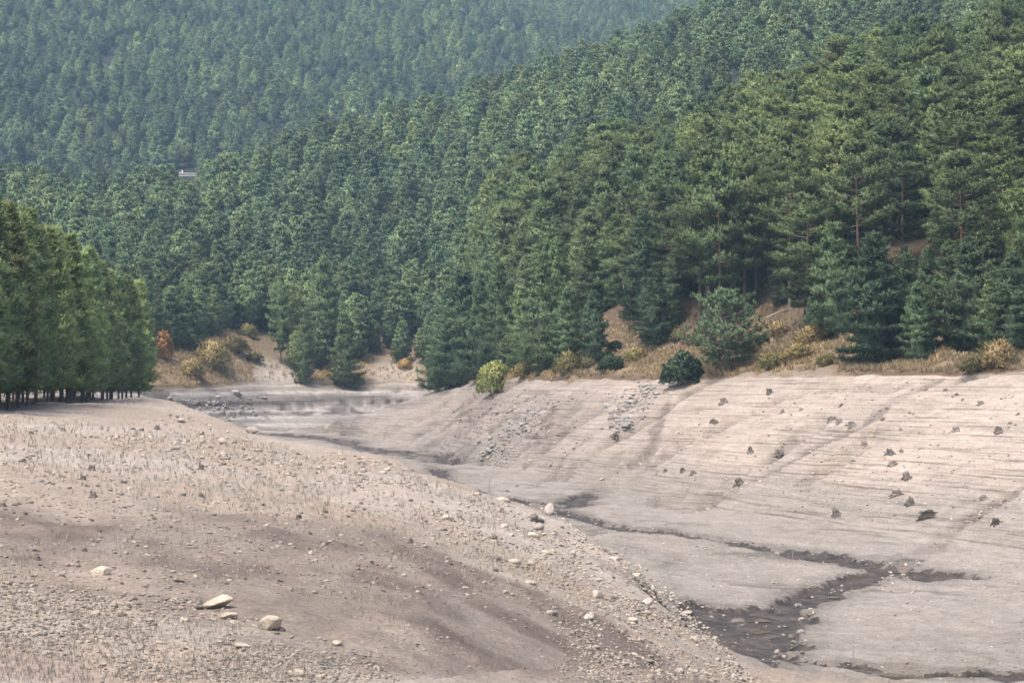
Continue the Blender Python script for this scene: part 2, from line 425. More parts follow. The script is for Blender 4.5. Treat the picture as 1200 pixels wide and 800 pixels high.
# gullies on the far bank run down the slope (roughly along the normal of the shore)
sx = Xg * 0.42 * -1 + Yg * 0.91
gul = fbm(sx / 6.0 + 1.5 * fbm(Xg / 12, Yg / 12, 3, 12), Xg * 0.05 + Zg * 0.05, 4, 9)
gul = gul + 0.16 * sstep(740, 900, 600 + FP * Xg / np.maximum(Yg, 1))
Zg -= bank * 1.8 * sstep(0.50, 0.30, gul)
# fine treads left by the falling water
zq = Zg / 0.42 + 1.2 * fbm(Xg / 14, Yg / 14, 3, 8)
Zg += bank * 0.17 * (0.25 + 0.75 * sstep(0.38, 0.55, fbm(Xg / 9, Yg / 9, 3, 18))) * (np.abs((zq % 1) - 0.35) - 0.3)
Zg += bank * (fbm(Xg / 0.9, Yg / 0.9, 3, 19) - 0.5) * 0.22
# channels of the stream on the floor of the reservoir
def ray_xy(px, D): return ((px - 600) / FP * D, D)
def row_to_D(px, row, z): return z * FP / (HZ - row)
def poly_dist(X, Y, pts):
    best = np.full(X.shape, 1e9); tt = np.zeros(X.shape)
    for k in range(len(pts) - 1):
        ax, ay, aw = pts[k]; bx, by, bw = pts[k + 1]
        dx, dy = bx - ax, by - ay; l2 = dx * dx + dy * dy
        t = np.clip(((X - ax) * dx + (Y - ay) * dy) / l2, 0, 1)
        d = np.hypot(X - ax - t * dx, Y - ay - t * dy) / (aw + (bw - aw) * t)
        best = np.minimum(best, d)
    return best
LUT_PX = np.arange(-400, 1601, 2.0)
LUT_L = np.linspace(math.log(2.0), math.log(2200), 3600)
LUT_D = np.exp(LUT_L)
def build_lut(Z):
    m = np.abs(th_w) <= th_c + 1e-6
    cols = np.where(m)[0]; cp = 600 + FP * np.tan(th_w[cols]); o = np.argsort(cp); cols = cols[o]; cp = cp[o]
    tab = np.array([np.interp(LUT_D, Dg[:, c], Z[:, c]) for c in cols])
    idx = np.clip(np.searchsorted(cp, LUT_PX) - 1, 0, len(cp) - 2)
    t = ((LUT_PX - cp[idx]) / (cp[idx + 1] - cp[idx]))[:, None]
    return tab[idx] * (1 - t) + tab[idx + 1] * t
LUT = build_lut(Zg)
def gz(x, y):
    x = np.asarray(x, float); y = np.maximum(np.asarray(y, float), 2.0)
    p = np.clip((600 + FP * x / y - LUT_PX[0]) / 2.0, 0, len(LUT_PX) - 1.001)
    l = np.clip((np.log(y) - LUT_L[0]) / (LUT_L[1] - LUT_L[0]), 0, len(LUT_L) - 1.001)
    i = p.astype(int); j = l.astype(int); u = p - i; v = l - j
    return (LUT[i, j] * (1 - u) + LUT[i + 1, j] * u) * (1 - v) + (LUT[i, j + 1] * (1 - u) + LUT[i + 1, j + 1] * u) * v
def hit(px, row, dmin=10, dmax=2200):
    """first ground point seen at a pixel"""
    i = int(np.clip((px - LUT_PX[0]) / 2, 0, len(LUT_PX) - 1))
    rows = HZ - FP * LUT[i] / LUT_D
    ok = np.where((rows <= row) & (LUT_D > dmin) & (LUT_D < dmax))[0]
    D = LUT_D[ok[0]] if len(ok) else dmax
    return (px - 600) / FP * D, D, float(gz((px - 600) / FP * D, D))
def knot_D(px, k):
    return np.interp(px, pxs, KD[k])

def pix_poly(lst):           # [(px,row,width m)] on the valley floor
    out = []
    for p, r, wd in lst:
        x, y, z = hit(p, r, 60)
        out.append((x, y, wd))
    return out
STREAMS = [
    pix_poly([(845, 633, 0.6), (880, 638, 1.3), (930, 646, 1.4), (990, 657, 1.8), (1050, 668, 2.2), (1100, 673, 2.0), (1145, 677, 0.7)]),
    pix_poly([(1030, 668, 1.2), (985, 685, 1.7), (940, 702, 1.7), (900, 720, 1.6), (860, 735, 1.2)]),
    pix_poly([(765, 728, 0.5), (800, 716, 2.2), (840, 714, 2.6), (890, 712, 1.6)]),
    pix_poly([(930, 702, 1.2), (900, 735, 2.0), (870, 762, 2.2), (850, 772, 1.6)]),
    pix_poly([(850, 766, 1.2), (905, 769, 1.3), (980, 777, 1.3), (1060, 784, 1.4), (1130, 789, 1.4), (1230, 792, 1.4)]),
    pix_poly([(635, 594, 1.2), (665, 591, 2.4), (692, 577, 1.0)]),
    pix_poly([(655, 597, 1.6), (680, 606, 1.4), (720, 618, 1.4), (790, 624, 0.9), (850, 633, 0.7)]),
    pix_poly([(420, 524, 2.2), (455, 528, 4.5), (495, 534, 4.5), (525, 542, 3.2)]),
    pix_poly([(318, 508, 3.5), (350, 511, 5.0), (395, 515, 4.0), (415, 522, 2.0)]),
    pix_poly([(515, 549, 1.5), (540, 562, 1.6), (575, 576, 1.5), (610, 584, 1.5), (650, 591, 1.6)]),
]
RILLS = [pix_poly(l) for l in (
    [(800, 600, 0.5), (840, 585, 0.6), (900, 555, 0.45), (960, 520, 0.35), (1010, 500, 0.4), (1060, 462, 0.5), (1100, 446, 0.5)],
    [(1040, 670, 0.5), (1100, 630, 0.7), (1150, 600, 0.5), (1200, 570, 0.4)],
    [(620, 570, 0.4), (660, 535, 0.4), (700, 505, 0.5), (740, 470, 0.5)],
    [(575, 545, 0.4), (610, 515, 0.5), (650, 480, 0.35)],
    [(530, 535, 0.4), (570, 500, 0.5), (620, 455, 0.3)],
    [(700, 570, 0.5), (735, 545, 0.7), (765, 520, 0.5), (785, 470, 0.3)],
    [(900, 470, 0.3), (960, 460, 0.5), (1040, 455, 0.7), (1090, 445, 0.5)])]
inpic = (np.abs(th_w) < th_c)[None, :] & (Kg > 3.5) & (Kg < SHORE)
dist = np.full(Xg.shape, 9.0)
wob = (fbm(Xg / 3.0, Yg / 3.0, 5, 21) - 0.5) * 1.5
for s in STREAMS:
    dist = np.where(inpic, np.minimum(dist, poly_dist(Xg, Yg, s)), dist)
dist_w = dist + wob * 1.3
wet = sstep(1.5, 0.55, dist_w) * sstep(0.24, 0.38, fbm(Xg / 3.2, Yg / 4.0, 5, 23) + 0.10 * sstep(1.0, 0.3, dist))
rd_ = np.full(Xg.shape, 9.0)
for s in RILLS: rd_ = np.where(inpic, np.minimum(rd_, poly_dist(Xg, Yg, s)), rd_)
rill = sstep(2.2, 0.4, rd_ + wob * 3.4) * (0.35 + 0.65 * sstep(0.40, 0.58, fbm(Xg / 4, Yg / 4, 3, 29)))
Zg -= 0.35 * rill
Zg -= 0.42 * sstep(1.15, 0.75, dist_w)
LUT = build_lut(Zg)

# colours of the bed (silt, gravel and litter)
rowg = HZ - FP * Zg / np.maximum(Dg, 1); pxg = 600 + FP * Xg / np.maximum(Yg, 1)
def C(*c): return np.array(c)[None, None, :]
n_big = fbm(Xg / 14, Yg / 14, 5, 31)[..., None]; n_mid = fbm(Xg / 2.5, Yg / 2.5, 4, 32)[..., None]
n_fin = fbm(Xg / 0.5, Yg / 0.5, 3, 33)[..., None]
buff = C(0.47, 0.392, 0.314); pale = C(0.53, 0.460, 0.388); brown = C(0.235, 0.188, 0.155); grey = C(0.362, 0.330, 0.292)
bed = buff + (pale - buff) * sstep(0.40, 0.62, n_big) + C(0.02, 0.0, -0.01) * (n_mid - 0.5) * 4
# band of darker brown colour across the near bank
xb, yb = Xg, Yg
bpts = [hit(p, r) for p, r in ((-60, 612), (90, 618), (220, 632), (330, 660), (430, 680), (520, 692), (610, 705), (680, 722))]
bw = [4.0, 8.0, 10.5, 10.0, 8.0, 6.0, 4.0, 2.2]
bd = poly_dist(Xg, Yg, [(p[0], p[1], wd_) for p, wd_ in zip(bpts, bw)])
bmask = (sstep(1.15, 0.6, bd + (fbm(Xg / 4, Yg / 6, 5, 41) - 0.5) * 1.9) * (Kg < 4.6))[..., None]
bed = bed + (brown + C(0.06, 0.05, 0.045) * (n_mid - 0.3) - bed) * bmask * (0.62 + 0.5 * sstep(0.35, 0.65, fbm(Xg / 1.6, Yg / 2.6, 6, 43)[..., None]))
# grey silt on the floor
fl = np.maximum(floor_, sstep(0.0, 1.0, (Zg < -12.6) * 1.0) * bedm * (Kg > 4.0))[..., None]
fl = np.maximum(fl, (sstep(850, 900, pxg) * (Kg > 2.3) * bedm * (1 - bank))[..., None])
bed = bed + (grey + C(0.05, 0.045, 0.04) * (n_big - 0.5) * 2 - bed) * fl * 0.9
# the far bank: pale on the right, greyer and browner upstream, darker rills
bk = bank[..., None]
bankc = C(0.525, 0.452, 0.385) + (C(0.395, 0.345, 0.305) - C(0.525, 0.452, 0.385)) * sstep(820, 600, pxg)[..., None]
bankc = bankc + C(0.10, 0.075, 0.06) * (n_big - 0.5) * 2 + C(0.13, 0.11, 0.10) * (n_mid - 0.5)
bankc = bankc + (C(0.30, 0.255, 0.23) - bankc) * (sstep(0.46, 0.30, gul)[..., None]) * 0.75
low = sstep(-8.5, -12.0, Zg)[..., None]
bankc = bankc + (grey - bankc) * low * 0.8
backb = (sstep(520, 480, pxg) * sstep(7.5, 8.5, Kg))[..., None]
strip = fbm(Xg / 60, Zg / 0.8, 4, 55)[..., None]
bankc = bankc + ((C(0.34, 0.315, 0.295) + C(1.0, 0.95, 0.90) * (strip - 0.5)) - bankc) * backb
bed = bed + (bankc - bed) * bk
wetc = C(0.105, 0.082, 0.066) + C(0.12, 0.10, 0.085) * (fbm(Xg / 2.0, Yg / 2.0, 5, 24)[..., None] - 0.5)
damp = sstep(2.3, 0.9, dist_w)[..., None]
bed = bed * (1 - 0.30 * damp) + 0
bed = bed + (C(0.22, 0.185, 0.165) - bed) * rill[..., None] * 0.75
bed = bed * (0.86 + 0.28 * n_fin)
# dirt track in the near left corner
trk = poly_dist(Xg, Yg, [(*hit(p, r)[:2], 0.75) for p, r in ((-120, 752), (0, 770), (60, 782), (150, 800), (230, 830))])
tm = (sstep(1.2, 0.8, trk + (n_mid[..., 0] - 0.5) * 0.4) * (Kg < 3.2))[..., None]
bed = bed + (C(0.46, 0.365, 0.30) - bed) * tm * 0.8
Zg -= tm[..., 0] * 0.05
# hillside: needle litter, straw-coloured grass near the shore, raw pale cut banks
lit = C(0.085, 0.066, 0.046); straw = C(0.30, 0.225, 0.14); raw = C(0.47, 0.42, 0.37); red = C(0.125, 0.08, 0.055)
hil = lit + (red - lit) * sstep(0.45, 0.7, n_big)
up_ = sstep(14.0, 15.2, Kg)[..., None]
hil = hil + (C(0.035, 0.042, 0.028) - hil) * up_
edge = (sstep(SHORE + 3.0, SHORE + 1.6, Kg))[..., None]
hil = hil + (straw + C(0.06, 0.03, 0.0) * (n_mid - 0.5) * 2 - hil) * edge * sstep(0.25, 0.55, n_mid + 0.25)
rawm = (np.exp(-((pxg - 325) / 42) ** 2) + 0.9 * np.exp(-((pxg - 462) / 32) ** 2)) * sstep(SHORE + 2.1, SHORE + 1.3, Kg)
hil = hil + (raw - hil) * np.clip(rawm[..., None] * (0.7 + n_mid * 0.6), 0, 1)
scar = (sstep(SHORE + 0.05, SHORE + 0.3, Kg) * sstep(SHORE + 1.2, SHORE + 0.9, Kg) * sstep(500, 540, pxg))[..., None]
hil = hil + (C(0.15, 0.105, 0.08) - hil) * scar * sstep(0.4, 0.6, n_big) * 0.8
hil = hil + (C(0.36, 0.32, 0.28) - hil) * scar * sstep(0.5, 0.35, n_big) * 0.8
for pc, w_s, d0, d1 in ((985, 9, 598, 662), (622, 9, 1366, 1404), (598, 7, 1400, 1450), (620, 6, 930, 950)):
    sm_ = (np.abs(pxg - pc) < w_s * 1.5) & (Dg > d0) & (Dg < d1)
    hil = np.where(sm_[..., None], C(0.42, 0.33, 0.27) * (0.6 + 0.8 * n_mid), hil)
hil = hil * (0.8 + 0.4 * n_fin)

ridx = np.where(Kg[:, 0] >= SHORE - 1e-6)[0][0]
def sheet(name, r0, r1, rgb, mat, masks=()):
    n = r1 - r0
    V = np.stack([Xg[r0:r1], Yg[r0:r1], Zg[r0:r1]], -1).reshape(-1, 3)
    ii, jj = np.meshgrid(np.arange(n - 1), np.arange(nc), indexing='ij')
    j2 = (jj + 1) % nc
    F = np.stack([ii * nc + jj, ii * nc + j2, (ii + 1) * nc + j2, (ii + 1) * nc + jj], -1).reshape(-1, 4)
    F = F[:, ::-1]
    me = mesh_np(name, V, F); smooth(me)
    color_attr(me, 'tint', np.clip(rgb[r0:r1].reshape(-1, 3) * 0.63, 0.01, 0.6))
    for nm, mk in masks:
        a = me.attributes.new(nm, 'FLOAT', 'POINT')
        a.data.foreach_set('value', mk[r0:r1].astype(np.float32).ravel())
    me.materials.append(mat)
    o = link(name, me); o['kind'] = 'structure'
    return o
strand = np.clip(bank + 0.75 * floor_, 0, 1) * (1 - wet)
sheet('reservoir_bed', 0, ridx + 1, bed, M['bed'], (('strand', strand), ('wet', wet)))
sheet('hillside', ridx, len(Dg), hil, M['hill'])
LUT = build_lut(Zg)

# ------------------------------------------------------------------ water left in the channel
def ribbon(name, pts, k, drop):
    P = np.array(pts); V = []; F = []
    d = np.concatenate([[0], np.cumsum(np.hypot(np.diff(P[:, 0]), np.diff(P[:, 1])))])
    t = np.linspace(0, d[-1], max(6, int(d[-1] / 1.0)))
    x = np.interp(t, d, P[:, 0]); y = np.interp(t, d, P[:, 1]); wd = np.interp(t, d, P[:, 2]) * k
    gx = np.gradient(x); gy = np.gradient(y); l = np.hypot(gx, gy) + 1e-9
    nx, ny = -gy / l, gx / l
    ed = np.sin(np.linspace(0.02, math.pi - 0.02, len(t))) ** 0.4
    zc = np.minimum.reduce([gz(x + nx * wd * q, y + ny * wd * q) for q in (-.3, 0, .3)])
    zc = np.convolve(np.pad(zc, 4, mode='edge'), np.ones(9) / 9, 'valid') + drop
    jit = 1 + 0.4 * (fbm(t / 2.0, t * 0, 3, 77) - 0.5)
    for q in (-1, -0.33, 0.33, 1):
        V.append(np.stack([x + nx * wd * q * ed * jit, y + ny * wd * q * ed * jit, zc], -1))
    n = len(t); V = np.concatenate(V)
    for a in range(3):
        for i in range(n - 1): F.append((a * n + i, a * n + i + 1, (a + 1) * n + i + 1, (a + 1) * n + i))
    me = mesh_np(name, V, F); me.materials.append(M['water'])
    o = link(name, me); o['kind'] = 'structure'
    return o
for si, kk in ((7, 0.9), (8, 0.7), (4, 0.7)):
    ribbon('stream_water', STREAMS[si], kk, 0.03)

def puddle(px, row, wpx, aspect, seed):
    x0, y0, z0 = hit(px, row, 60); rs = np.random.default_rng(seed); n = 40
    r_ = wpx * y0 / FP / 2; V = [(x0, y0, 0)]
    for k in range(n):
        a = 6.283 * k / n; q = r_ * (1 + 0.25 * math.sin(2 * a + seed) + 0.15 * math.sin(5 * a + 2 * seed) + 0.10 * math.sin(9 * a))
        V.append((x0 + q * math.cos(a), y0 + q * aspect * math.sin(a), 0))
    V = np.array(V); g = gz(V[:, 0], V[:, 1]); V[:, 2] = np.percentile(g, 14) + 0.01
    me = mesh_np('puddle', V, [(0, 1 + k, 1 + (k + 1) % n) for k in range(n)]); me.materials.append(M['water'])
    o = link('puddle', me); o['kind'] = 'structure'
for p, r_, wp, asp, sd_ in ((862, 738, 60, 0.9, 1), (848, 720, 80, 0.9, 2), (955, 694, 70, 0.8, 3), (885, 762, 60, 1.0, 4), (1010, 790, 150, 0.35, 5), (905, 640, 50, 0.8, 6), (1075, 672, 70, 0.6, 7), (560, 572, 60, 0.9, 8)):
    puddle(p, r_, wp, asp, sd_)

# ------------------------------------------------------------------ trees
NRM = {}
def set_normals(me, v, base, k=0.5):
    """soft foliage shading: normals follow the crown and the spray instead of every single needle face"""
    l = v - blades.centres; l /= np.linalg.norm(l, axis=1)[:, None] + 1e-6
    nn = base + k * l
    nn /= np.linalg.norm(nn, axis=1)[:, None] + 1e-9
    smooth(me)
    me.normals_split_custom_set_from_vertices(nn.astype(np.float32).tolist())
    NRM[me.name] = nn
def blades(rs, centres, outd, n, length, width, up, spread, tint, tjit=0.22, face=0.6):
    """n kite-shaped needle sprays round every centre"""
    N = len(centres) * n
    c = np.repeat(centres, n, 0); o = np.repeat(outd, n, 0)
    d = o * spread + rs.normal(0, 0.62, (N, 3)); d[:, 2] += up
    d /= np.linalg.norm(d, axis=1)[:, None] + 1e-9
    L_ = length * rs.uniform(0.65, 1.3, N)[:, None]; W_ = width * rs.uniform(0.7, 1.3, N)[:, None]
    nv_ = o * 0.8 + np.array([0, 0, 0.8]) + rs.normal(0, face, (N, 3))
    s = np.cross(d, nv_); s /= np.linalg.norm(s, axis=1)[:, None] + 1e-9
    base = c + rs.normal(0, 0.12 * length, (N, 3))
    v = np.stack([base, base + d * L_ * 0.55 + s * W_, base + d * L_, base + d * L_ * 0.55 - s * W_], 1).reshape(-1, 3)
    f = np.arange(N * 4).reshape(-1, 4)
    q = v.reshape(-1, 4, 3)
    gn = np.cross(q[:, 1] - q[:, 0], q[:, 3] - q[:, 0])
    flip = (gn * nv_).sum(1) < 0
    f[flip] = f[flip][:, ::-1]
    blades.centres = np.repeat(c, 4, 0)
    tn = np.asarray(tint)[None, :] * (1 + rs.normal(0, tjit, (N, 1))) * np.array([1, 1, 1])[None]
    tn = np.clip(np.repeat(tn, 4, 0), 0.3, 2.2)
    return v, f, tn

def make_pine(seed, H, cb, Rm, prof, dz=0.75, nb=5, tufts=9, nbl=9, bl=0.42, bw=0.075, flat=0.35, lift=(4, 45), lean=0.0,
              gap=0.1, bark=((0.13, 0.105, 0.09), (0.21, 0.14, 0.10)), dead=0, branch_tubes=True, tj=0.2, core=0.0, slim=1.0):
    rs = np.random.default_rng(seed); rd = random.Random(seed)
    tr = MB()
    n = 9
    ph = rd.uniform(0, 6.28); bend = rd.uniform(0.1, 0.35)
    def axis(z):
        t = z / H
        return Vector((lean * z + bend * math.sin(2.2 * t + ph) - bend * math.sin(ph), bend * math.cos(1.9 * t + ph) - bend * math.cos(ph), z))
    r0 = (0.0125 * H + 0.03) * slim
    zs = [-0.6] + [H * i / (n - 1) * 0.985 for i in range(n)]
    pts = [axis(z) for z in zs]; rad = [r0 * 1.35] + [max(0.015, r0 * (1 - 0.97 * (i / (n - 1)) ** 0.9)) for i in range(n)]
    b0 = len(tr.v); tr.tube(pts, rad, 7)
    cols = []
    for v in tr.v[b0:]:
        t = min(max((v[2] / H - 0.2) / 0.4, 0), 1); cols.append(tuple(bark[0][k] + (bark[1][k] - bark[0][k]) * t for k in range(3)))
    cen = []; outd = []; pad = []
    z = H * cb
    while z < H * 0.985:
        t = (z - H * cb) / (H * (1 - cb))
        L0 = Rm * prof(t)
        k = nb if L0 > 0.8 else max(3, nb - 1)
        az0 = rd.uniform(0, 6.28)
        for b in range(k):
            if rd.random() < gap and t < 0.9: continue
            az = az0 + 6.283 * b / k + rd.uniform(-0.4, 0.4)
            Lb = L0 * rd.uniform(0.62, 1.18)
            if Lb < 0.12: Lb = 0.12
            el = R(lift[0] + (lift[1] - lift[0]) * t ** 1.3 + rd.uniform(-9, 9))
            p0 = axis(z + rd.uniform(-0.25, 0.25) * dz)
            hd = Vector((math.cos(az), math.sin(az), 0)); sd = Vector((-math.sin(az), math.cos(az), 0))
            bp = []
            for q in range(5):
                s = q / 4
                sag = -0.10 * Lb * math.sin(s * math.pi) * (1 - t) + 0.10 * Lb * s * s
                bp.append(p0 + hd * (Lb * s * math.cos(el)) + Vector((0, 0, Lb * s * math.sin(el) + sag)))
            if branch_tubes and Lb > 0.5:
                b0 = len(tr.v)
                tr.tube([bp[0], bp[2], bp[4]], [0.022 * Lb + 0.012, 0.014 * Lb + 0.008, 0.006], 3, False)
                mixc = tuple(0.6 * bark[0][i] + 0.4 * bark[1][i] for i in range(3))
                cols += [mixc] * (len(tr.v) - b0)
            nt = max(2, int(round(tufts * (0.45 + 0.55 * Lb / max(Rm, 0.1)))))
            for q in range(nt):
                s = 0.28 + 0.72 * (q + rd.random()) / nt
                x = s * 4; i0 = min(int(x), 3); fr = x - i0
                pt = bp[i0].lerp(bp[i0 + 1], fr)
                lat = (1.0 - 0.5 * s) * 0.52 * Lb * rd.uniform(-1, 1)
                pt = pt + sd * lat + Vector((0, 0, rd.uniform(-0.3, 0.6) * flat * 0.5))
                cen.append(pt); outd.append((hd * 0.8 + sd * (0.5 * np.sign(lat)))); pad.append((*(bp[0].lerp(bp[4], 0.62)), 0.5 * Lb + 0.3))
        z += dz * rd.uniform(0.8, 1.25) * (1.0 - 0.35 * t)
    for q in range(4):
        cen.append(axis(H * (0.955 + 0.012 * q))); outd.append(Vector((0, 0, 1))); pad.append((*axis(H * 0.94), 0.5))
    v, f, tn = blades(rs, np.array([tuple(c) for c in cen]), np.array([tuple(o) for o in outd]), nbl, bl, bw, 0.55, 0.75, (1, 1, 1), tj)
    nblv = len(v)
    if core:                        # the close inner foliage of the crown, lobed, under the outer sprays
        na, nr = 14, 9
        cv = []
        for i in range(nr):
            t = i / (nr - 1)
            for a in range(na):
                az = 6.283 * a / na
                rr = Rm * prof(min(t, 0.96)) * core * (1 + 0.30 * math.sin(3 * az + 5 * t + seed) * math.sin(7 * t + seed) + rs.normal(0, 0.10))
                if i == nr - 1: rr = 0.03
                p = axis(H * (cb + (0.975 - cb) * t))
                cv.append((p.x + rr * math.cos(az), p.y + rr * math.sin(az), p.z + rs.normal(0, 0.12)))
        cf = [(nblv + i * na + a, nblv + i * na + (a + 1) % na, nblv + (i + 1) * na + (a + 1) % na, nblv + (i + 1) * na + a) for i in range(nr - 1) for a in range(na)]
        v = np.concatenate([v, np.array(cv)]); f = np.concatenate([f, np.array(cf)])
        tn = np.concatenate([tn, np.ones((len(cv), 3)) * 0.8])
        blades.centres = np.concatenate([blades.centres, np.array(cv)])
    for q in range(dead):           # bare dead snags under the crown
        zz = H * rd.uniform(cb * 0.45, cb); az = rd.uniform(0, 6.28); Lb = rd.uniform(0.6, 1.7)
        p0 = axis(zz); b0 = len(tr.v)
        tr.tube([p0, p0 + Vector((math.cos(az) * Lb, math.sin(az) * Lb, rd.uniform(-0.3, 0.2)))], [0.03, 0.008], 3, False)
        cols += [(0.21, 0.17, 0.14)] * (len(tr.v) - b0)
    tm_ = tr.mesh('pine_trunk_mesh', M['bark']); color_attr(tm_, 'tint', np.array(cols)); smooth(tm_)
    cm = mesh_np('pine_crown_mesh', v, f); color_attr(cm, 'tint', tn)
    cc = blades.centres; tt_ = np.clip((cc[:, 2] / H - cb) / (1 - cb), 0, 1)
    rad_ = cc * [1, 1, 0] - np.outer(cc[:, 2], [lean, 0, 0]); rr_ = np.linalg.norm(rad_, axis=1)
    rad_ = rad_ / (0.35 * Rm + rr_)[:, None]
    pd = np.repeat(np.array(pad), nbl * 4, 0); po = (cc[:nblv] - pd[:, :3]) / pd[:, 3:4]; po[:, 2] *= 2.0
    po = np.concatenate([po, np.zeros((len(v) - nblv, 3))])
    base = rad_ * 0.7 + (0.55 if branch_tubes else 0.25) * po + np.stack([0 * tt_, 0 * tt_, -0.12 + 1.25 * tt_ if branch_tubes else -0.55 + 1.9 * tt_], 1)
    base /= np.linalg.norm(base, axis=1)[:, None] + 1e-6
    set_normals(cm, v, base, 0.3 if branch_tubes else 0.12)
    return tm_, cm

cone = lambda t: (1 - t) ** 0.75 * (0.72 + 0.28 * min(1, t / 0.12)) + 0.03
oval = lambda t: (math.sin(math.pi * min(1, (0.22 + 0.78 * t)) ** 1.15) ** 0.7) * 0.95 + 0.05 if t < 0.97 else 0.12
dome = lambda t: max(0.12, (1 - (abs(t - 0.35) / 0.68) ** 2.2)) if t < 0.98 else 0.15
blunt = lambda t: max(0.06, (1 - t ** 1.7)) ** 0.62 * (0.75 + 0.25 * min(1, t / 0.25))
spire = lambda t: (1 - t) ** 0.62 * (0.8 + 0.2 * min(1, t / 0.2)) + 0.04

NEAR = {'cone': [], 'mid': [], 'tall': [], 'row': []}
for s in range(4):
    NEAR['cone'].append(make_pine(100 + s, 12, 0.04, 3.5, cone, 0.90, 6, 17, 13, 0.48, 0.052, 0.10, (-8, 44), gap=0.08, tj=0.12, core=0.30))
for s in range(4):
    NEAR['mid'].append(make_pine(200 + s, 15, 0.20, 3.7, oval, 1.15, 5, 20, 14, 0.52, 0.055, 0.12, (-6, 42), gap=0.14, dead=4, tj=0.12, core=0.26))
for s in range(4):
    NEAR['tall'].append(make_pine(300 + s, 20, 0.34, 4.6, dome, 1.5, 5, 30, 13, 0.54, 0.062, 0.12, (-6, 30), gap=0.18, dead=9, tj=0.12,
                                  bark=((0.16, 0.12, 0.095), (0.25, 0.155, 0.10))))
for s in range(4):
    NEAR['row'].append(make_pine(400 + s, 16, 0.10, 2.9, spire, 0.70, 6, 16, 15, 0.58, 0.046, 0.3, (10, 64), gap=0.04, dead=6, tj=0.12, core=0.38, slim=0.6))
LEAN = make_pine(501, 19, 0.66, 2.4, dome, 0.8, 5, 8, 9, 0.5, 0.085, 0.3, (-4, 40), lean=-0.26, gap=0.2, dead=3,
                 bark=((0.30, 0.23, 0.18), (0.36, 0.22, 0.14)))
SPREAD = make_pine(502, 8, 0.20, 4.2, dome, 0.62, 5, 16, 13, 0.46, 0.055, 0.3, (2, 30), gap=0.16, dead=2)
FAR = []
for s in range(3):
    FAR.append(make_pine(600 + s, 12, 0.12, 3.2, blunt, 0.80, 6, 13, 7, 0.60, 0.16, 0.15, (4, 55), gap=0.05, branch_tubes=False, tj=0.08, core=0.5))
for s in range(3):
    FAR.append(make_pine(620 + s, 14, 0.22, 3.7, blunt, 1.0, 6, 14, 7, 0.60, 0.16, 0.15, (2, 50), gap=0.08, branch_tubes=False, tj=0.08, core=0.5))
for s in range(2):
    FAR.append(make_pine(640 + s, 16, 0.32, 4.4, dome, 1.6, 5, 19, 7, 0.55, 0.14, 0.15, (0, 40), gap=0.15, branch_tubes=False, tj=0.08, core=0.5))
HREF = {'cone': 12, 'mid': 15, 'tall': 20, 'row': 16}
MATS = {'cone': 'needle_dark', 'mid': 'needle', 'tall': 'needle', 'row': 'needle_row'}
for k, lst in NEAR.items():
    for tm_, cm in lst: cm.materials.append(M[MATS[k]])
LEAN[1].materials.append(M['needle']); SPREAD[1].materials.append(M['needle_dark'])
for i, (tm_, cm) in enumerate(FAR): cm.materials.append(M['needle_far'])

n_pines = 0
def place_pine(kind, x, y, h, label, group=None, variant=None, z=None, wide=1.0, rot=None):
    global n_pines
    if kind == 'lean': tm_, cm = LEAN; ref = 19
    elif kind == 'spread': tm_, cm = SPREAD; ref = 8
    else: tm_, cm = NEAR[kind][(n_pines if variant is None else variant) % 4]; ref = HREF[kind]
    e = link('pine_tree', None)
    e.location = (x, y, float(gz(x, y)) if z is None else z)
    s = h / ref
    e.scale = (s * wide, s * wide, s); e.rotation_euler = (0, 0, random.uniform(0, 6.28) if rot is None else rot)
    tag(e, label, 'pine tree', group)
    link('trunk', tm_, e); link('crown', cm, e)
    n_pines += 1
    return e

placed = []          # (x, y, radius) of trees set by hand
def pine_at(px, base, top, kind, label, group=None, D=None, wide=1.0, variant=None, rot=None):
    """tree whose foot stands at picture column px, row base; the row of its tip gives its height"""
    if D is None: x, y, z = hit(px, base, 150)
    else: x, y = ray_xy(px, D); z = float(gz(x, y))
    h = (HZ - top) * y / FP - z
    placed.append((x, y, max(1.5, 0.16 * h)))
    return place_pine(kind, x, y, h, label, group, variant, z, wide, rot)

# the left row along the bare near bank
for k in range(42):
    t = k / 41
    D = 118 + 122 * t + random.uniform(-2, 2)
    x0 = -40.0 - (D - 135) * 0.122
    x = x0 - random.uniform(0, 0.8) - (0 if k % 2 == 0 else random.uniform(2.2, 3.6))
    h = random.uniform(15.4, 17.0)
    if k == 41: x = x0 + 0.2
    place_pine('row', x, D, h, 'dense light green pine at the front of the left row, ' + ('near end' if t < 0.34 else 'middle stretch' if t < 0.67 else 'far end'), 'pines of the left bank row')
    placed.append((x, D, 1.6))
for k in range(22):
    D = 122 + 122 * k / 21
    x = -40.0 - (D - 135) * 0.122 - random.uniform(5.5, 7.5)
    place_pine('row', x, D, random.uniform(16.5, 17.8), 'dense light green pine standing behind the front trees of the left row', 'pines of the left bank row')
    placed.append((x, D, 1.6))

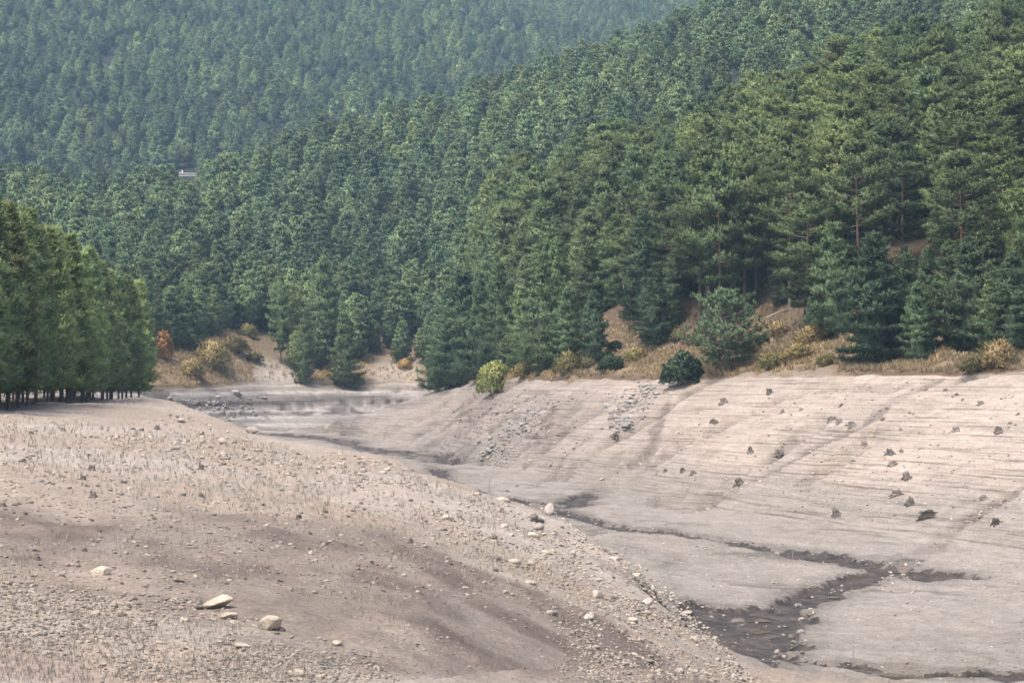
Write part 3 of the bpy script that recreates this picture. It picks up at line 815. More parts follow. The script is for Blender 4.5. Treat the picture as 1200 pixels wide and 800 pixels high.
# trees of the far shore that stand out
pine_at(1020, 441, 276, 'cone', 'broad dark pine with boughs to the ground at the right shore edge', D=205, wide=1.25, variant=0)
pine_at(1078, 437, 330, 'cone', 'lower dark pine pressed against the right side of the broad shore pine', D=204, wide=1.1, variant=1)
pine_at(1118, 436, 285, 'cone', 'bushy dark pine left of the yellow shrub at the right frame edge', D=205, wide=1.15, variant=2)
pine_at(1150, 425, 255, 'cone', 'tall full pine rising behind the yellow shrub at the right frame edge', D=210, wide=1.1, variant=3)
pine_at(1192, 412, 222, 'mid', 'tall pine cut by the right frame edge above the shore', D=212, wide=1.15, variant=0)
pine_at(850, 446, 345, 'spread', 'short spreading pine with open crown standing on the waterline', D=231, rot=0.5)
pine_at(698, 414, 342, 'cone', 'small slim pine at the foot of the leaning trunk', D=275, wide=0.9, variant=2)
pine_at(737, 396, 262, 'lean', 'pine with a long pale bare trunk leaning to the left', D=296, rot=0.15)
pine_at(640, 436, 298, 'cone', 'full conical pine just right of the round yellow bush', D=290, wide=0.95, variant=3)
pine_at(614, 430, 335, 'cone', 'slender conical pine right behind the round yellow bush', D=302, wide=0.85, variant=1)
pine_at(664, 432, 338, 'cone', 'small conical pine between the yellow bush and the stony clearing', D=284, wide=0.9, variant=0)
pine_at(541, 453, 318, 'cone', 'dark broad conical pine left of the round yellow bush', D=338, wide=1.2, variant=2)
pine_at(522, 452, 335, 'cone', 'dark pine at the left end of the right bank beside the inlet', D=345, wide=1.0, variant=1)
pine_at(562, 448, 330, 'cone', 'dark pine close behind the round yellow bush on its left', D=325, wide=0.9, variant=0)
pine_at(588, 430, 310, 'cone', 'dark conical pine rising straight above the round yellow bush', D=318, wide=0.9, variant=3)
pine_at(405, 450, 365, 'cone', 'bushy pine with foliage down to the back bank waterline', D=411, wide=0.95, variant=1)
pine_at(356, 446, 362, 'cone', 'narrow dark pine hanging over the pale cut bank', D=404, wide=0.62, variant=2)
pine_at(329, 420, 333, 'mid', 'pine pair member with bare lower trunk above the pale cut bank', D=414, wide=0.8, variant=1)
pine_at(342, 418, 336, 'mid', 'right hand pine of the two trunks above the pale cut bank', D=416, wide=0.75, variant=2)
pine_at(378, 420, 303, 'cone', 'light green conical pine behind the pale cut bank', D=425, wide=0.85, variant=0)
pine_at(221, 430, 342, 'cone', 'wide layered pine beside the orange shrub', D=392, wide=1.15, variant=3)
pine_at(252, 405, 335, 'cone', 'pine on the grassy slope right of the orange shrub', D=410, wide=0.9, variant=0)
for (p, b, t_, D) in ((832, 372, 175, 262), (846, 372, 190, 258), (858, 368, 168, 264), (872, 372, 178, 260), (886, 368, 182, 266), (900, 366, 172, 268), (820, 372, 196, 268)):
    pine_at(p, b, t_, 'tall', 'tall red trunked pine in the bare stemmed stand above the shore clearing', 'bare stemmed pines above the clearing', D=D, wide=0.85)
pine_at(1152, 120, 5, 'tall', 'lone tall pine with bare reddish trunk near the top right corner', D=318, wide=0.75, variant=1)

# the rest of the forest: spots on a jittered grid, denser than the crowns are wide
def in_clearing(px, D):
    sh = np.interp(px, pxs, KD[SHORE])
    e = D - sh
    c = (e < 3.5)
    c |= (px > 655) & (px < 800) & (e < 10 + 14 * np.sin((px - 655) / 145 * math.pi))
    c |= (px > 800) & (px < 985) & (e < 21)
    c |= (px > 698) & (px < 742) & (e < 28)
    c |= (px > 815) & (px < 915) & (e < 30)
    c |= (px > 1120) & (e < 8)
    c |= (px > 185) & (px < 315) & (e < 20 + 0.16 * (px - 185))
    c |= (px > 425) & (px < 505) & (e < 12)
    c |= (px > 300) & (px < 430) & (e < 9)
    c |= (px < 190) & (e < 25)
    c |= (np.abs(px - 960) < 9) & (e > 25) & (e < 75)                  # red earth seen between stems
    c |= (np.abs(px - 219) < 11) & (D > 842) & (D < 855)
    c |= (np.abs(px - 985) < 8) & (D > 600) & (D < 660)                # pale scar high on the slope
    c |= (np.abs(px - 598) < 7) & (D > 1395) & (D < 1450)
    c |= (np.abs(px - 622) < 8) & (D > 1370) & (D < 1400)
    return c
spots = []
D = 170.0
while D < 1750:
    sp = 5.2 if D < 330 else (6.4 if D < 480 else (7.6 if D < 760 else 9.0))
    hw = 0.46 * D
    xs = np.arange(-hw, hw, sp)
    xs = xs + rng.uniform(-0.42, 0.42, len(xs)) * sp
    ys = D + rng.uniform(-0.42, 0.42, len(xs)) * sp
    px = 600 + FP * xs / ys
    ok = (ys > np.interp(px, pxs, KD[SHORE]) + 3) & ~in_clearing(px, ys)
    spots.append(np.stack([xs[ok], ys[ok]], 1))
    D += sp * 0.95
spots = np.concatenate(spots)
for (x, y, r) in placed:
    spots = spots[np.hypot(spots[:, 0] - x, spots[:, 1] - y) > r + 1.0]
px = 600 + FP * spots[:, 0] / spots[:, 1]
e = spots[:, 1] - np.interp(px, pxs, KD[SHORE])
thin = fbm(spots[:, 0] / 30, spots[:, 1] / 30, 3, 61)
keepm = rng.random(len(spots)) > np.clip((thin - 0.55) * 3.0, 0, 0.65)
spots = spots[keepm]; px = px[keepm]; e = e[keepm]
zt = gz(spots[:, 0], spots[:, 1])
patch = fbm(spots[:, 0] / 45, spots[:, 1] / 45, 3, 62) + rng.normal(0, 0.07, len(spots))
big = (px > 560) & (e < 150) & (e > 25)
hts = np.where(big, rng.uniform(13, 24, len(spots)), rng.uniform(9.5, 15.5, len(spots)))
hts = np.where(e < 20, rng.uniform(8, 13.5, len(spots)), hts)
hts = np.where((e < 45) & (rng.random(len(spots)) < 0.35), rng.uniform(6, 11, len(spots)), hts)
hts = np.where(spots[:, 1] > 480, 8.0 + 9.5 * rng.random(len(spots)) ** 0.8, hts)
hcap = np.where((np.abs(px - 219) < 16) & (spots[:, 1] > 520) & (spots[:, 1] < 848), (HZ - 212) * spots[:, 1] / FP - zt, 99)   # the hut looks out over the trees before it
hts = np.minimum(hts, np.maximum(hcap, 2.0))
kindv = np.where(big & (patch > 0.44), 2, np.where(patch > 0.60, 1, 0))
kindv = np.where(e < 20, 0, kindv)
kindv = np.where(hts < 11, 0, kindv)
top_row = HZ - FP * (zt + hts) / spots[:, 1]
size = hts / spots[:, 1]
vis = (px > 0) & (px < 1200) & (top_row > 4) & (spots[:, 1] < 480)
# hidden ones: a rough test against the crowns in front
order = np.argsort(spots[:, 1])
colmin = np.full(300, 900.0)          # highest (smallest) crown row reached so far in each 4 px column
seen = np.zeros(len(spots), bool)
for i in order:
    if px[i] < 0 or px[i] >= 1200: continue
    c = int(px[i] / 4); wd_ = max(1, int(0.10 * hts[i] / spots[i, 1] * FP / 4))
    c0, c1 = max(0, c - wd_), min(300, c + wd_ + 1)
    if np.mean(colmin[c0:c1]) - top_row[i] > 10: seen[i] = True
    h_eff = top_row[i] + 0.12 * hts[i] / spots[i, 1] * FP
    colmin[c0:c1] = np.minimum(colmin[c0:c1], h_eff)
want = 300 - n_pines
cand = np.where(vis & seen)[0]
cand = cand[np.argsort(-size[cand])][:want]
ZONE = [
    (lambda p, e_, D_: p < 300, 'on the slope above the orange shrub', 'pines above the back bank'),
    (lambda p, e_, D_: p < 520, 'in the wood behind the pale cut bank', 'pines behind the cut bank'),
    (lambda p, e_, D_: p < 680 and e_ < 40, 'in the first ranks behind the round yellow bush', 'front pines above the yellow bush'),
    (lambda p, e_, D_: p < 680, 'high on the slope above the round yellow bush', 'upper pines above the yellow bush'),
    (lambda p, e_, D_: p < 810 and e_ < 55, 'in the wood around the leaning trunk', 'pines around the leaning trunk'),
    (lambda p, e_, D_: p < 810, 'high on the slope above the leaning trunk', 'pines high above the leaning trunk'),
    (lambda p, e_, D_: p < 990 and e_ < 65, 'behind the bare stemmed stand and golden shrubs', 'pines behind the bare stemmed stand'),
    (lambda p, e_, D_: p < 990, 'high above the bare stemmed stand', 'pines high above the bare stemmed stand'),
    (lambda p, e_, D_: e_ < 45, 'close behind the broad dark shore pine at right', 'pines behind the broad shore pine'),
    (lambda p, e_, D_: e_ < 85, 'halfway up the steep right slope', 'pines halfway up the right slope'),
    (lambda p, e_, D_: True, 'near the top of the steep right slope', 'pines at the top of the right slope'),
]
names = ['cone', 'mid', 'tall']
ORD = ['first', 'second', 'third', 'fourth', 'fifth', 'sixth', 'seventh', 'eighth', 'ninth', 'tenth']
jobs = {}
for i in cand:
    for fn, lab, grp in ZONE:
        if fn(px[i], e[i], spots[i, 1]): break
    jobs.setdefault((('cone shaped dark pine ', 'round topped green pine ', 'tall layered pine ')[kindv[i]] + lab, grp), []).append(i)
for (lab, grp), ids in jobs.items():
    ids.sort(key=lambda i: px[i])
    for k, i in enumerate(ids):          # a handful of look-alikes are told apart by their order; in a crowd they share the label
        full = lab if len(ids) == 1 or len(ids) > 9 else '%s, %s from left' % (lab, ORD[k])
        place_pine(names[kindv[i]], spots[i, 0], spots[i, 1], float(hts[i]), full, grp, variant=int(rng.integers(4)), z=float(zt[i]) - 0.1, wide=float(rng.uniform(0.9, 1.3)))

# everything farther or hidden: one mass of wood, instanced
def gn_scatter(name, pts, rot, scl, idx, variants, label=None, cat=None):
    c = bpy.data.collections.new(name + '_sources')
    for i, v in enumerate(variants): c.objects.link(v)
    me = bpy.data.meshes.new(name); me.from_pydata([tuple(p) for p in pts], [], [])
    for nm, ty, arr in (('rot', 'FLOAT_VECTOR', rot), ('scl', 'FLOAT_VECTOR', scl)):
        a = me.attributes.new(nm, ty, 'POINT'); a.data.foreach_set('vector', np.asarray(arr, np.float32).ravel())
    a = me.attributes.new('idx', 'INT', 'POINT'); a.data.foreach_set('value', np.asarray(idx, np.int32))
    o = link(name, me)
    g = bpy.data.node_groups.new(name + '_scatter', 'GeometryNodeTree')
    g.interface.new_socket('Geometry', in_out='INPUT', socket_type='NodeSocketGeometry')
    g.interface.new_socket('Geometry', in_out='OUTPUT', socket_type='NodeSocketGeometry')
    N, L = g.nodes, g.links
    gi = N.new('NodeGroupInput'); go = N.new('NodeGroupOutput')
    ci = N.new('GeometryNodeCollectionInfo'); ci.inputs['Collection'].default_value = c
    ci.inputs['Separate Children'].default_value = True; ci.inputs['Reset Children'].default_value = True
    ip = N.new('GeometryNodeInstanceOnPoints'); ip.inputs['Pick Instance'].default_value = True
    def attr(nm, ty):
        n = N.new('GeometryNodeInputNamedAttribute'); n.data_type = ty; n.inputs['Name'].default_value = nm
        return n.outputs['Attribute']
    L.new(gi.outputs[0], ip.inputs['Points']); L.new(ci.outputs[0], ip.inputs['Instance'])
    L.new(attr('idx', 'INT'), ip.inputs['Instance Index'])
    L.new(attr('rot', 'FLOAT_VECTOR'), ip.inputs['Rotation']); L.new(attr('scl', 'FLOAT_VECTOR'), ip.inputs['Scale'])
    L.new(ip.outputs[0], go.inputs[0])
    md = o.modifiers.new('scatter', 'NODES'); md.node_group = g
    tag(o, label, cat, kind='stuff')
    return o
def joined(name, tm_, cm):
    """trunk and crown in one source mesh"""
    nv = len(tm_.vertices)
    tv = np.empty(nv * 3, np.float32); tm_.vertices.foreach_get('co', tv)
    cv = np.empty(len(cm.vertices) * 3, np.float32); cm.vertices.foreach_get('co', cv)
    tf = [tuple(p.vertices) for p in tm_.polygons]
    me = bpy.data.meshes.new(name)
    cf = np.empty(len(cm.loops), np.int32); cm.loops.foreach_get('vertex_index', cf); cf = (cf.reshape(-1, 4) + nv).tolist()
    me.from_pydata(np.concatenate([tv, cv]).reshape(-1, 3).tolist(), [], tf + cf)
    me.materials.append(M['bark']); me.materials.append(cm.materials[0])
    mi = np.array([0] * len(tf) + [1] * len(cf), np.int32); me.polygons.foreach_set('material_index', mi)
    ca = np.empty(nv * 4, np.float32); tm_.color_attributes['tint'].data.foreach_get('color', ca)
    cb_ = np.empty(len(cm.vertices) * 4, np.float32); cm.color_attributes['tint'].data.foreach_get('color', cb_)
    color_attr(me, 'tint', np.concatenate([ca, cb_]).reshape(-1, 4)[:, :3])
    tn_ = np.array([tuple(p.normal) for p in tm_.vertices])
    me.polygons.foreach_set('use_smooth', np.ones(len(me.polygons), bool))
    me.normals_split_custom_set_from_vertices(np.concatenate([tn_, NRM[cm.name]]).tolist())
    return bpy.data.objects.new(name, me)
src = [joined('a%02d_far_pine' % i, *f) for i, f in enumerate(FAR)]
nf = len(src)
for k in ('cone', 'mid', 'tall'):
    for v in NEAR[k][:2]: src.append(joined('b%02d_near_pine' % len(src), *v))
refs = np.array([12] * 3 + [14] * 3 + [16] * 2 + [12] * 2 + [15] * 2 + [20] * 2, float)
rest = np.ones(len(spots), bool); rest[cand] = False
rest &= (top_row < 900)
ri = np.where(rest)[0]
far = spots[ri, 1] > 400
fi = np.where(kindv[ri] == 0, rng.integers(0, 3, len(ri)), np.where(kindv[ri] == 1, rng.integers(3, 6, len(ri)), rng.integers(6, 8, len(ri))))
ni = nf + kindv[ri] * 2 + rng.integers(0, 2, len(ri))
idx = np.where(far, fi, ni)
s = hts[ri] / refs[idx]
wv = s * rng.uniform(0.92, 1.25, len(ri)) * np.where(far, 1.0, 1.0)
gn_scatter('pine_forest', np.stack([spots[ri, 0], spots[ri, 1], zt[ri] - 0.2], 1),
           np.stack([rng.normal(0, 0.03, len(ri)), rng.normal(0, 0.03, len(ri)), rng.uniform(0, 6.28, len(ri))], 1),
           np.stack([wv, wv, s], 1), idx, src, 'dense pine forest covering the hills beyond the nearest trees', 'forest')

# ------------------------------------------------------------------ shrubs
def make_bush(seed, w_, h_, n, bl, bw_, stems=7, hollow=0.55, tint_j=0.2):
    rs = np.random.default_rng(seed); rd = random.Random(seed)
    d = rs.normal(0, 1, (n, 3)); d /= np.linalg.norm(d, axis=1)[:, None]
    d[:, 2] = np.abs(d[:, 2]) * 1.5 - 0.72
    rr = rs.uniform(hollow, 1.0, n)[:, None] * (0.68 + 0.6 * fbm(d[:, 0] * 2.6 + seed, d[:, 1] * 2.6 + d[:, 2] * 2, 2, seed))[:, None]
    c = d * rr * np.array([w_ / 2, w_ / 2, h_ * 0.52]); c[:, 2] += h_ * 0.40
    v, f, tn = blades(rs, c, d, 6, bl, bw_, 0.35, 0.8, (1, 1, 1), tint_j)
    v[:, 2] = np.maximum(v[:, 2], 0.02)
    cm = mesh_np('bush_leaves_mesh', v, f); color_attr(cm, 'tint', tn)
    bn = blades.centres - np.array([0, 0, h_ * 0.3]); bn /= np.linalg.norm(bn, axis=1)[:, None] + 1e-6
    set_normals(cm, v, bn)
    tr = MB()
    for k in range(stems):
        a = rd.uniform(0, 6.28); q = rd.uniform(0.3, 0.8)
        tr.tube([(0.1 * math.cos(a), 0.1 * math.sin(a), -0.3), (q * w_ * 0.25 * math.cos(a), q * w_ * 0.25 * math.sin(a), h_ * 0.4),
                 (q * w_ * 0.42 * math.cos(a), q * w_ * 0.42 * math.sin(a), h_ * 0.75)], [0.02 * h_, 0.014 * h_, 0.005 * h_], 4, False)
    tm_ = tr.mesh('bush_stems_mesh', M['bark']); color_attr(tm_, 'tint', np.tile([[0.16, 0.12, 0.09]], (len(tm_.vertices), 1)))
    return tm_, cm
def place_bush(src_, px, base, w_px, label, mat, name='shrub', cat='shrub', group=None, ref=1.0, D=None, hs=1.0):
    if D is None: x, y, z = hit(px, base, 150)
    else: x, y = ray_xy(px, D); z = float(gz(x, y))
    e_ = link(name, None, loc=(x, y, z)); s_ = w_px * y / FP / ref
    e_.scale = (s_, s_, s_ * hs); e_.rotation_euler = (0, 0, random.uniform(0, 6.28))
    tag(e_, label, cat, group)
    link('stems', src_[0], e_)
    cm = src_[1]
    if not cm.materials: cm.materials.append(mat)
    link('leaves', cm, e_)
    return e_
B_round = make_bush(1, 7, 6.6, 900, 0.42, 0.13, 9, 0.5)
place_bush(B_round, 582, 449, 50, 'round yellow green bush glowing against the dark pines at the shore', M['leaf_yellow'], 'round_bush', 'bush', ref=7, D=306)
B_dark = make_bush(2, 5, 4.2, 700, 0.42, 0.12, 7, 0.45)
place_bush(B_dark, 800, 470, 50, 'dark green shrub spilling over the waterline beside the spreading pine', M['leaf_dark'], ref=5, D=236, hs=1.1)
place_bush(B_dark, 716, 449, 34, 'low dark green shrub at the waterline below the leaning trunk', M['leaf_dark'], ref=5, D=263, hs=0.75)
B_or = make_bush(3, 4, 4.4, 420, 0.40, 0.10, 7, 0.4)
place_bush(B_or, 192, 440, 24, 'orange autumn shrub beside the end of the left pine row', M['leaf_orange'], ref=4, D=378, hs=1.5)
B_br = [make_bush(10 + k, 3, 2.1, 330, 0.42, 0.045, 6, 0.3) for k in range(4)]
for cm in B_br: cm[1].materials.append(M['leaf_broom'])
brooms = [  # px, base row, width px
    (1172, 432, 48, 'large yellow shrub at the waterline by the right frame edge'),
    (1140, 438, 30, 'straw coloured shrub just left of the large yellow shrub'),
    (905, 432, 34, 'pale shrub on the clearing right of the spreading pine'),
    (935, 425, 38, 'wide golden shrub in the middle of the right clearing'),
    (952, 405, 40, 'golden shrub at the top of the right clearing'),
    (970, 428, 26, 'small golden shrub against the broad shore pine'),
    (912, 395, 30, 'greenish shrub under the bare stemmed pines'),
    (880, 418, 26, 'grassy shrub directly behind the spreading pine'),
    (812, 405, 26, 'yellow shrub above the dark waterline shrub'),
    (795, 400, 22, 'yellow green shrub at the foot of the tall wood'),
    (770, 395, 26, 'tall straw shrub left of the tall wood edge'),
    (745, 425, 30, 'straw shrub in the clearing below the leaning trunk'),
    (668, 438, 34, 'low wide straw shrub left of the stony clearing'),
    (692, 432, 24, 'small straw shrub right of the low wide straw shrub'),
    (613, 444, 24, 'straw shrub tucked behind the round yellow bush'),
    (275, 412, 34, 'straw shrub on the grassy knoll of the back bank'),
    (250, 432, 40, 'low straw shrub near the foot of the back slope'),
    (225, 440, 30, 'straw shrub right of the orange shrub'),
    (290, 395, 24, 'green tinged shrub high on the grassy knoll'),
    (298, 425, 22, 'small straw shrub left of the pale cut bank'),
    (475, 432, 18, 'small green shrub on the second raw bank'),
]
for k, (p, b, wp, lab) in enumerate(brooms):
    place_bush(B_br[k % 4], p, b, wp, lab, M['leaf_broom'], 'broom_shrub', 'shrub', 'straw coloured shrubs along the shore', ref=3, hs=random.uniform(0.85, 1.25))

under = []
for k, (p, lab) in enumerate(((703, 'low green shrub just left of the foot of the leaning trunk'), (722, 'low green shrub between the leaning trunk and its neighbour pine'), (760, 'green shrub under the pines right of the leaning trunk'),
        (825, 'green shrub at the left foot of the bare stemmed stand'), (868, 'green shrub among the bare stems above the clearing'), (893, 'green shrub at the right foot of the bare stemmed stand'),
        (1000, 'green shrub under the pines above the broad shore pine'), (1095, 'green shrub in the gap right of the broad shore pine'))):
    place_bush(B_dark, p, 400, random.uniform(18, 28), lab, M['leaf_dark'], ref=5, D=float(knot_D(p, SHORE)) + random.uniform(20, 30), hs=0.7)
# dry grass on the shore slope (uncountable)
def tuft(name, mat, n, L_, W_, up, seed):
    rs = np.random.default_rng(seed)
    v, f, tn = blades(rs, rs.normal(0, 0.12, (1, 3)) * [1, 1, 0], np.array([[0, 0, 1.0]]), n, L_, W_, up, 0.6, (1, 1, 1), 0.2)
    me = mesh_np(name, v, f); color_attr(me, 'tint', tn); me.materials.append(mat)
    return bpy.data.objects.new(name, me)
gp = []
for k in range(20000):
    p = rng.uniform(150, 1250); sh = np.interp(p, pxs, KD[SHORE])
    if (296 < p < 352 or 428 < p < 498) and rng.random() < 0.85: continue
    D = sh + 0.8 + abs(rng.normal(0, 19))
    x, y = ray_xy(p, D)
    if fbm(np.array([x / 3.5]), np.array([y / 3.5]), 2, 90)[0] < 0.42: continue
    gp.append((x, y, float(gz(x, y))))
gp = np.array(gp); n = len(gp); sc_ = rng.uniform(0.7, 1.8, n)
gn_scatter('dry_grass', gp, np.stack([np.zeros(n), np.zeros(n), rng.uniform(0, 6.28, n)], 1), np.stack([sc_] * 3, 1), rng.integers(0, 3, n),
           [tuft('grass_tuft_%d' % q, M['straw'], 14, 0.45, 0.035, 1.0, 900 + q) for q in range(3)], 'straw coloured dry grass on the slope above the waterline', 'grass')

# ------------------------------------------------------------------ stones
def ico(sub=1):
    t = (1 + 5 ** 0.5) / 2
    v = np.array([(-1, t, 0), (1, t, 0), (-1, -t, 0), (1, -t, 0), (0, -1, t), (0, 1, t), (0, -1, -t), (0, 1, -t), (t, 0, -1), (t, 0, 1), (-t, 0, -1), (-t, 0, 1)], float)
    v /= np.linalg.norm(v[0])
    f = [(0, 11, 5), (0, 5, 1), (0, 1, 7), (0, 7, 10), (0, 10, 11), (1, 5, 9), (5, 11, 4), (11, 10, 2), (10, 7, 6), (7, 1, 8), (3, 9, 4), (3, 4, 2), (3, 2, 6), (3, 6, 8), (3, 8, 9), (4, 9, 5), (2, 4, 11), (6, 2, 10), (8, 6, 7), (9, 8, 1)]
    for _ in range(sub):
        v = list(map(tuple, v)); cache = {}; nf_ = []
        def mid(a, b):
            k = (min(a, b), max(a, b))
            if k not in cache:
                m_ = np.array(v[a]) + np.array(v[b]); m_ /= np.linalg.norm(m_); v.append(tuple(m_)); cache[k] = len(v) - 1
            return cache[k]
        for a, b, c in f:
            x, y, z = mid(a, b), mid(b, c), mid(c, a)
            nf_ += [(a, x, z), (b, y, x), (c, z, y), (x, y, z)]
        f = nf_; v = np.array(v)
    return v, np.array(f)
ICO1 = ico(1); ICO2 = ico(2)
def make_stone(seed, ax, mat, sub=1, cuts=7, name='stone_mesh'):
    rs = np.random.default_rng(seed)
    v, f = (ICO1 if sub == 1 else ICO2); v = v.copy()
    for _ in range(cuts):                       # chop flat facets
        d = rs.normal(0, 1, 3); d /= np.linalg.norm(d); k = rs.uniform(0.5, 0.85)
        h = v @ d; v = v - np.outer(np.maximum(h - k, 0), d)
    v *= 1 + rs.normal(0, 0.03, (len(v), 1))
    v = v * np.array(ax) * 0.5
    me = mesh_np(name, v, f); me.materials.append(mat)
    return me
STV = [make_stone(1000 + k, (1, rng.uniform(0.6, 0.95), rng.uniform(0.35, 0.65)), M['stone']) for k in range(8)]
STP = [make_stone(1100 + k, (1, rng.uniform(0.6, 0.9), rng.uniform(0.3, 0.55)), M['stone_pale']) for k in range(4)]
STG = [make_stone(1200 + k, (1, rng.uniform(0.6, 0.95), rng.uniform(0.45, 0.8)), M['stone_grey'], cuts=10) for k in range(6)]
def place_stone(me, px, row, wpx, label, group=None, name='stone', sink=0.25, hs=1.0, rot=None, cat='stone', x_y=None):
    x, y, z = hit(px, row) if x_y is None else (*x_y, float(gz(*x_y)))
    o = link(name, me)
    s_ = wpx * y / FP
    zh = (max(v.co.z for v in me.vertices)) * s_ * hs
    o.location = (x, y, z + zh * (1 - 2 * sink)); o.scale = (s_, s_, s_ * hs)
    o.rotation_euler = (random.uniform(-.15, .15), random.uniform(-.15, .15), random.uniform(0, 6.28) if rot is None else rot)
    tag(o, label, cat, group)
    return o
HS = [
    (120, 672, 27, (1, 0.75, 0.50), 'stone_pale', 'pale blocky boulder lying alone on the brown silt at left', 0.1),
    (257, 711, 42, (1, 0.7, 0.42), 'stone_pale', 'long domed boulder with dark underside in the left foreground', 0.2),
    (270, 724, 24, (1, 0.6, 0.38), 'stone_pale', 'flat cream slab just below the long domed boulder', -0.2),
    (234, 713, 15, (1, 0.8, 0.45), 'stone', 'small brown stone touching the left end of the long domed boulder', 0.3),
    (319, 737, 30, (1, 0.8, 0.62), 'stone_pale', 'rounded cream boulder right of the flat slab in the left foreground', 0.1),
    (348, 790, 23, (1, 0.7, 0.5), 'stone_pale', 'pale stone at the bottom edge below the rounded cream boulder', 0.0),
    (327, 775, 12, (1, 0.7, 0.6), 'stone', 'small dark sided stone above the pale bottom edge stone', 0.5),
    (285, 758, 20, (1, 0.7, 0.35), 'stone_pale', 'thin pale slab half buried below the rounded cream boulder', 0.0),
    (377, 793, 14, (1, 0.7, 0.45), 'stone_pale', 'small cream stone right of the pale bottom edge stone', 0.1),
    (296, 508, 15, (1, 0.8, 0.75), 'stone', 'grey boulder perched on the far brow of the near bank', 0.0),
    (190, 753, 15, (1, 0.6, 0.4), 'stone_pale', 'pale slab with dark gap beneath among the left foreground gravel', 0.0),
    (145, 721, 12, (1, 0.7, 0.5), 'stone', 'dark stone between the blocky boulder and the dirt track', 0.0),
    (83, 716, 14, (1, 0.6, 0.4), 'stone', 'flat brown stone low in the left foreground gravel', 0.0),
]
for k, (p, r_, wp, ax, mt, lab, rot) in enumerate(HS):
    me = make_stone(1300 + k, ax, M[mt], 2, 9)
    place_stone(me, p, r_, wp, lab, rot=rot, name='boulder' if wp > 20 else 'stone', sink=0.12, cat='boulder' if wp > 20 else 'stone')
def rand_in(poly):
    xs = [p[0] for p in poly]; ys = [p[1] for p in poly]
    while True:
        x, y = random.uniform(min(xs), max(xs)), random.uniform(min(ys), max(ys))
        ins = False; j = len(poly) - 1
        for i in range(len(poly)):
            if (poly[i][1] > y) != (poly[j][1] > y) and x < (poly[j][0] - poly[i][0]) * (y - poly[i][1]) / (poly[j][1] - poly[i][1]) + poly[i][0]: ins = not ins
            j = i
        if ins: return x, y
ZST = [   # polygon in the photo, how many single stones, size px, label, group, meshes
    ([(560, 575), (650, 600), (745, 660), (800, 705), (880, 797), (700, 797), (640, 720), (560, 650), (500, 600)], 95, (8, 24), 'stone in the rubble along the right brow of the near bank', 'stones of the brow rubble', STV + STP),
    ([(0, 680), (230, 700), (420, 760), (470, 798), (160, 798), (0, 755)], 48, (7, 17), 'small stone in the gravel of the left foreground', 'stones of the left foreground gravel', STV[:4] + STP),
    ([(200, 480), (300, 515), (480, 545), (520, 590), (300, 560), (120, 520)], 38, (7, 16), 'stone on the dry slope near the far brow of the near bank', 'stones below the far brow', STV + STP[:1]),
    ([(0, 500), (250, 530), (480, 620), (450, 700), (250, 650), (0, 600)], 22, (6, 11), 'small stone scattered on the middle of the near bank', 'stones of the middle near bank', STV),
    ([(585, 470), (650, 460), (600, 545), (555, 540), (560, 505)], 14, (6, 14), 'grey stone in the stone run on the upstream bank', 'stones of the upstream stone run', STG),
    ([(190, 468), (310, 462), (320, 490), (270, 492)], 14, (6, 14), 'grey rock in the outcrop at the foot of the back bank', 'rocks of the back outcrop', STG),
    ([(700, 465), (750, 452), (775, 460), (742, 515), (715, 508)], 16, (7, 15), 'grey ledge rock in the outcrop below the waterline', 'rocks of the bank outcrop', STG),
    ([(930, 690), (960, 715), (960, 765), (900, 775), (900, 730)], 20, (6, 13), 'stone lying in the wet stream channel', 'stones in the channel', STV[:5] + STG[:2]),
]
CL = {}
for zi, ln in ((4, [(640, 470, 6), (600, 510, 8), (562, 540, 5)]), (5, [(200, 472, 5), (250, 474, 7), (272, 488, 5), (300, 470, 9)]), (6, [(765, 452, 8), (735, 478, 10), (722, 505, 6)]), (7, [(955, 700, 8), (925, 740, 12), (905, 765, 8)])):
    CL[id(ZST[zi][0])] = ln
for z_ in ZST: CL.setdefault(id(z_[0]), None)
def near_line(poly):
    ln = CL[id(poly)]; k = random.randrange(len(ln) - 1); t = random.random()
    a, b = ln[k], ln[k + 1]; sd = a[2] + (b[2] - a[2]) * t
    return a[0] + (b[0] - a[0]) * t + random.gauss(0, sd), a[1] + (b[1] - a[1]) * t + random.gauss(0, sd * 0.6)
for poly, n, (s0, s1), lab, grp, ms in ZST:
    for k in range(n):
        p, r_ = rand_in(poly) if random.random() < 0.4 or not CL[id(poly)] else near_line(poly)
        place_stone(random.choice(ms), p, r_, s0 + (s1 - s0) * random.random() ** 1.8, lab, grp, hs=random.uniform(0.8, 1.25), sink=random.uniform(0.35, 0.6) if ms is STG else random.uniform(0.15, 0.4))
# finer scree, too many to count
sp_, sr_, ss_, si_ = [], [], [], []
SCREE = [([(0, 500), (300, 520), (560, 590), (650, 700), (0, 690)], 1800, (3, 9)), (ZST[0][0], 5200, (2, 6.5)), (ZST[1][0], 7500, (2, 8)), (ZST[2][0], 1500, (2, 7)), ([(0, 490), (300, 515), (560, 580), (640, 720), (850, 799), (0, 799)], 5200, (1.5, 5.5)),
         (ZST[4][0], 260, (2.5, 6)), (ZST[5][0], 130, (2.5, 6)), (ZST[6][0], 220, (3, 7)), ([(820, 470), (1200, 460), (1200, 640), (900, 600), (760, 560)], 800, (1.5, 5)),
         ([(690, 720), (750, 660), (810, 715), (890, 800), (640, 800)], 3800, (2, 7)), ([(640, 600), (1200, 660), (1200, 799), (860, 799), (760, 700)], 1300, (1.5, 5)), ([(525, 480), (700, 455), (680, 560), (560, 545)], 300, (1.5, 5))]
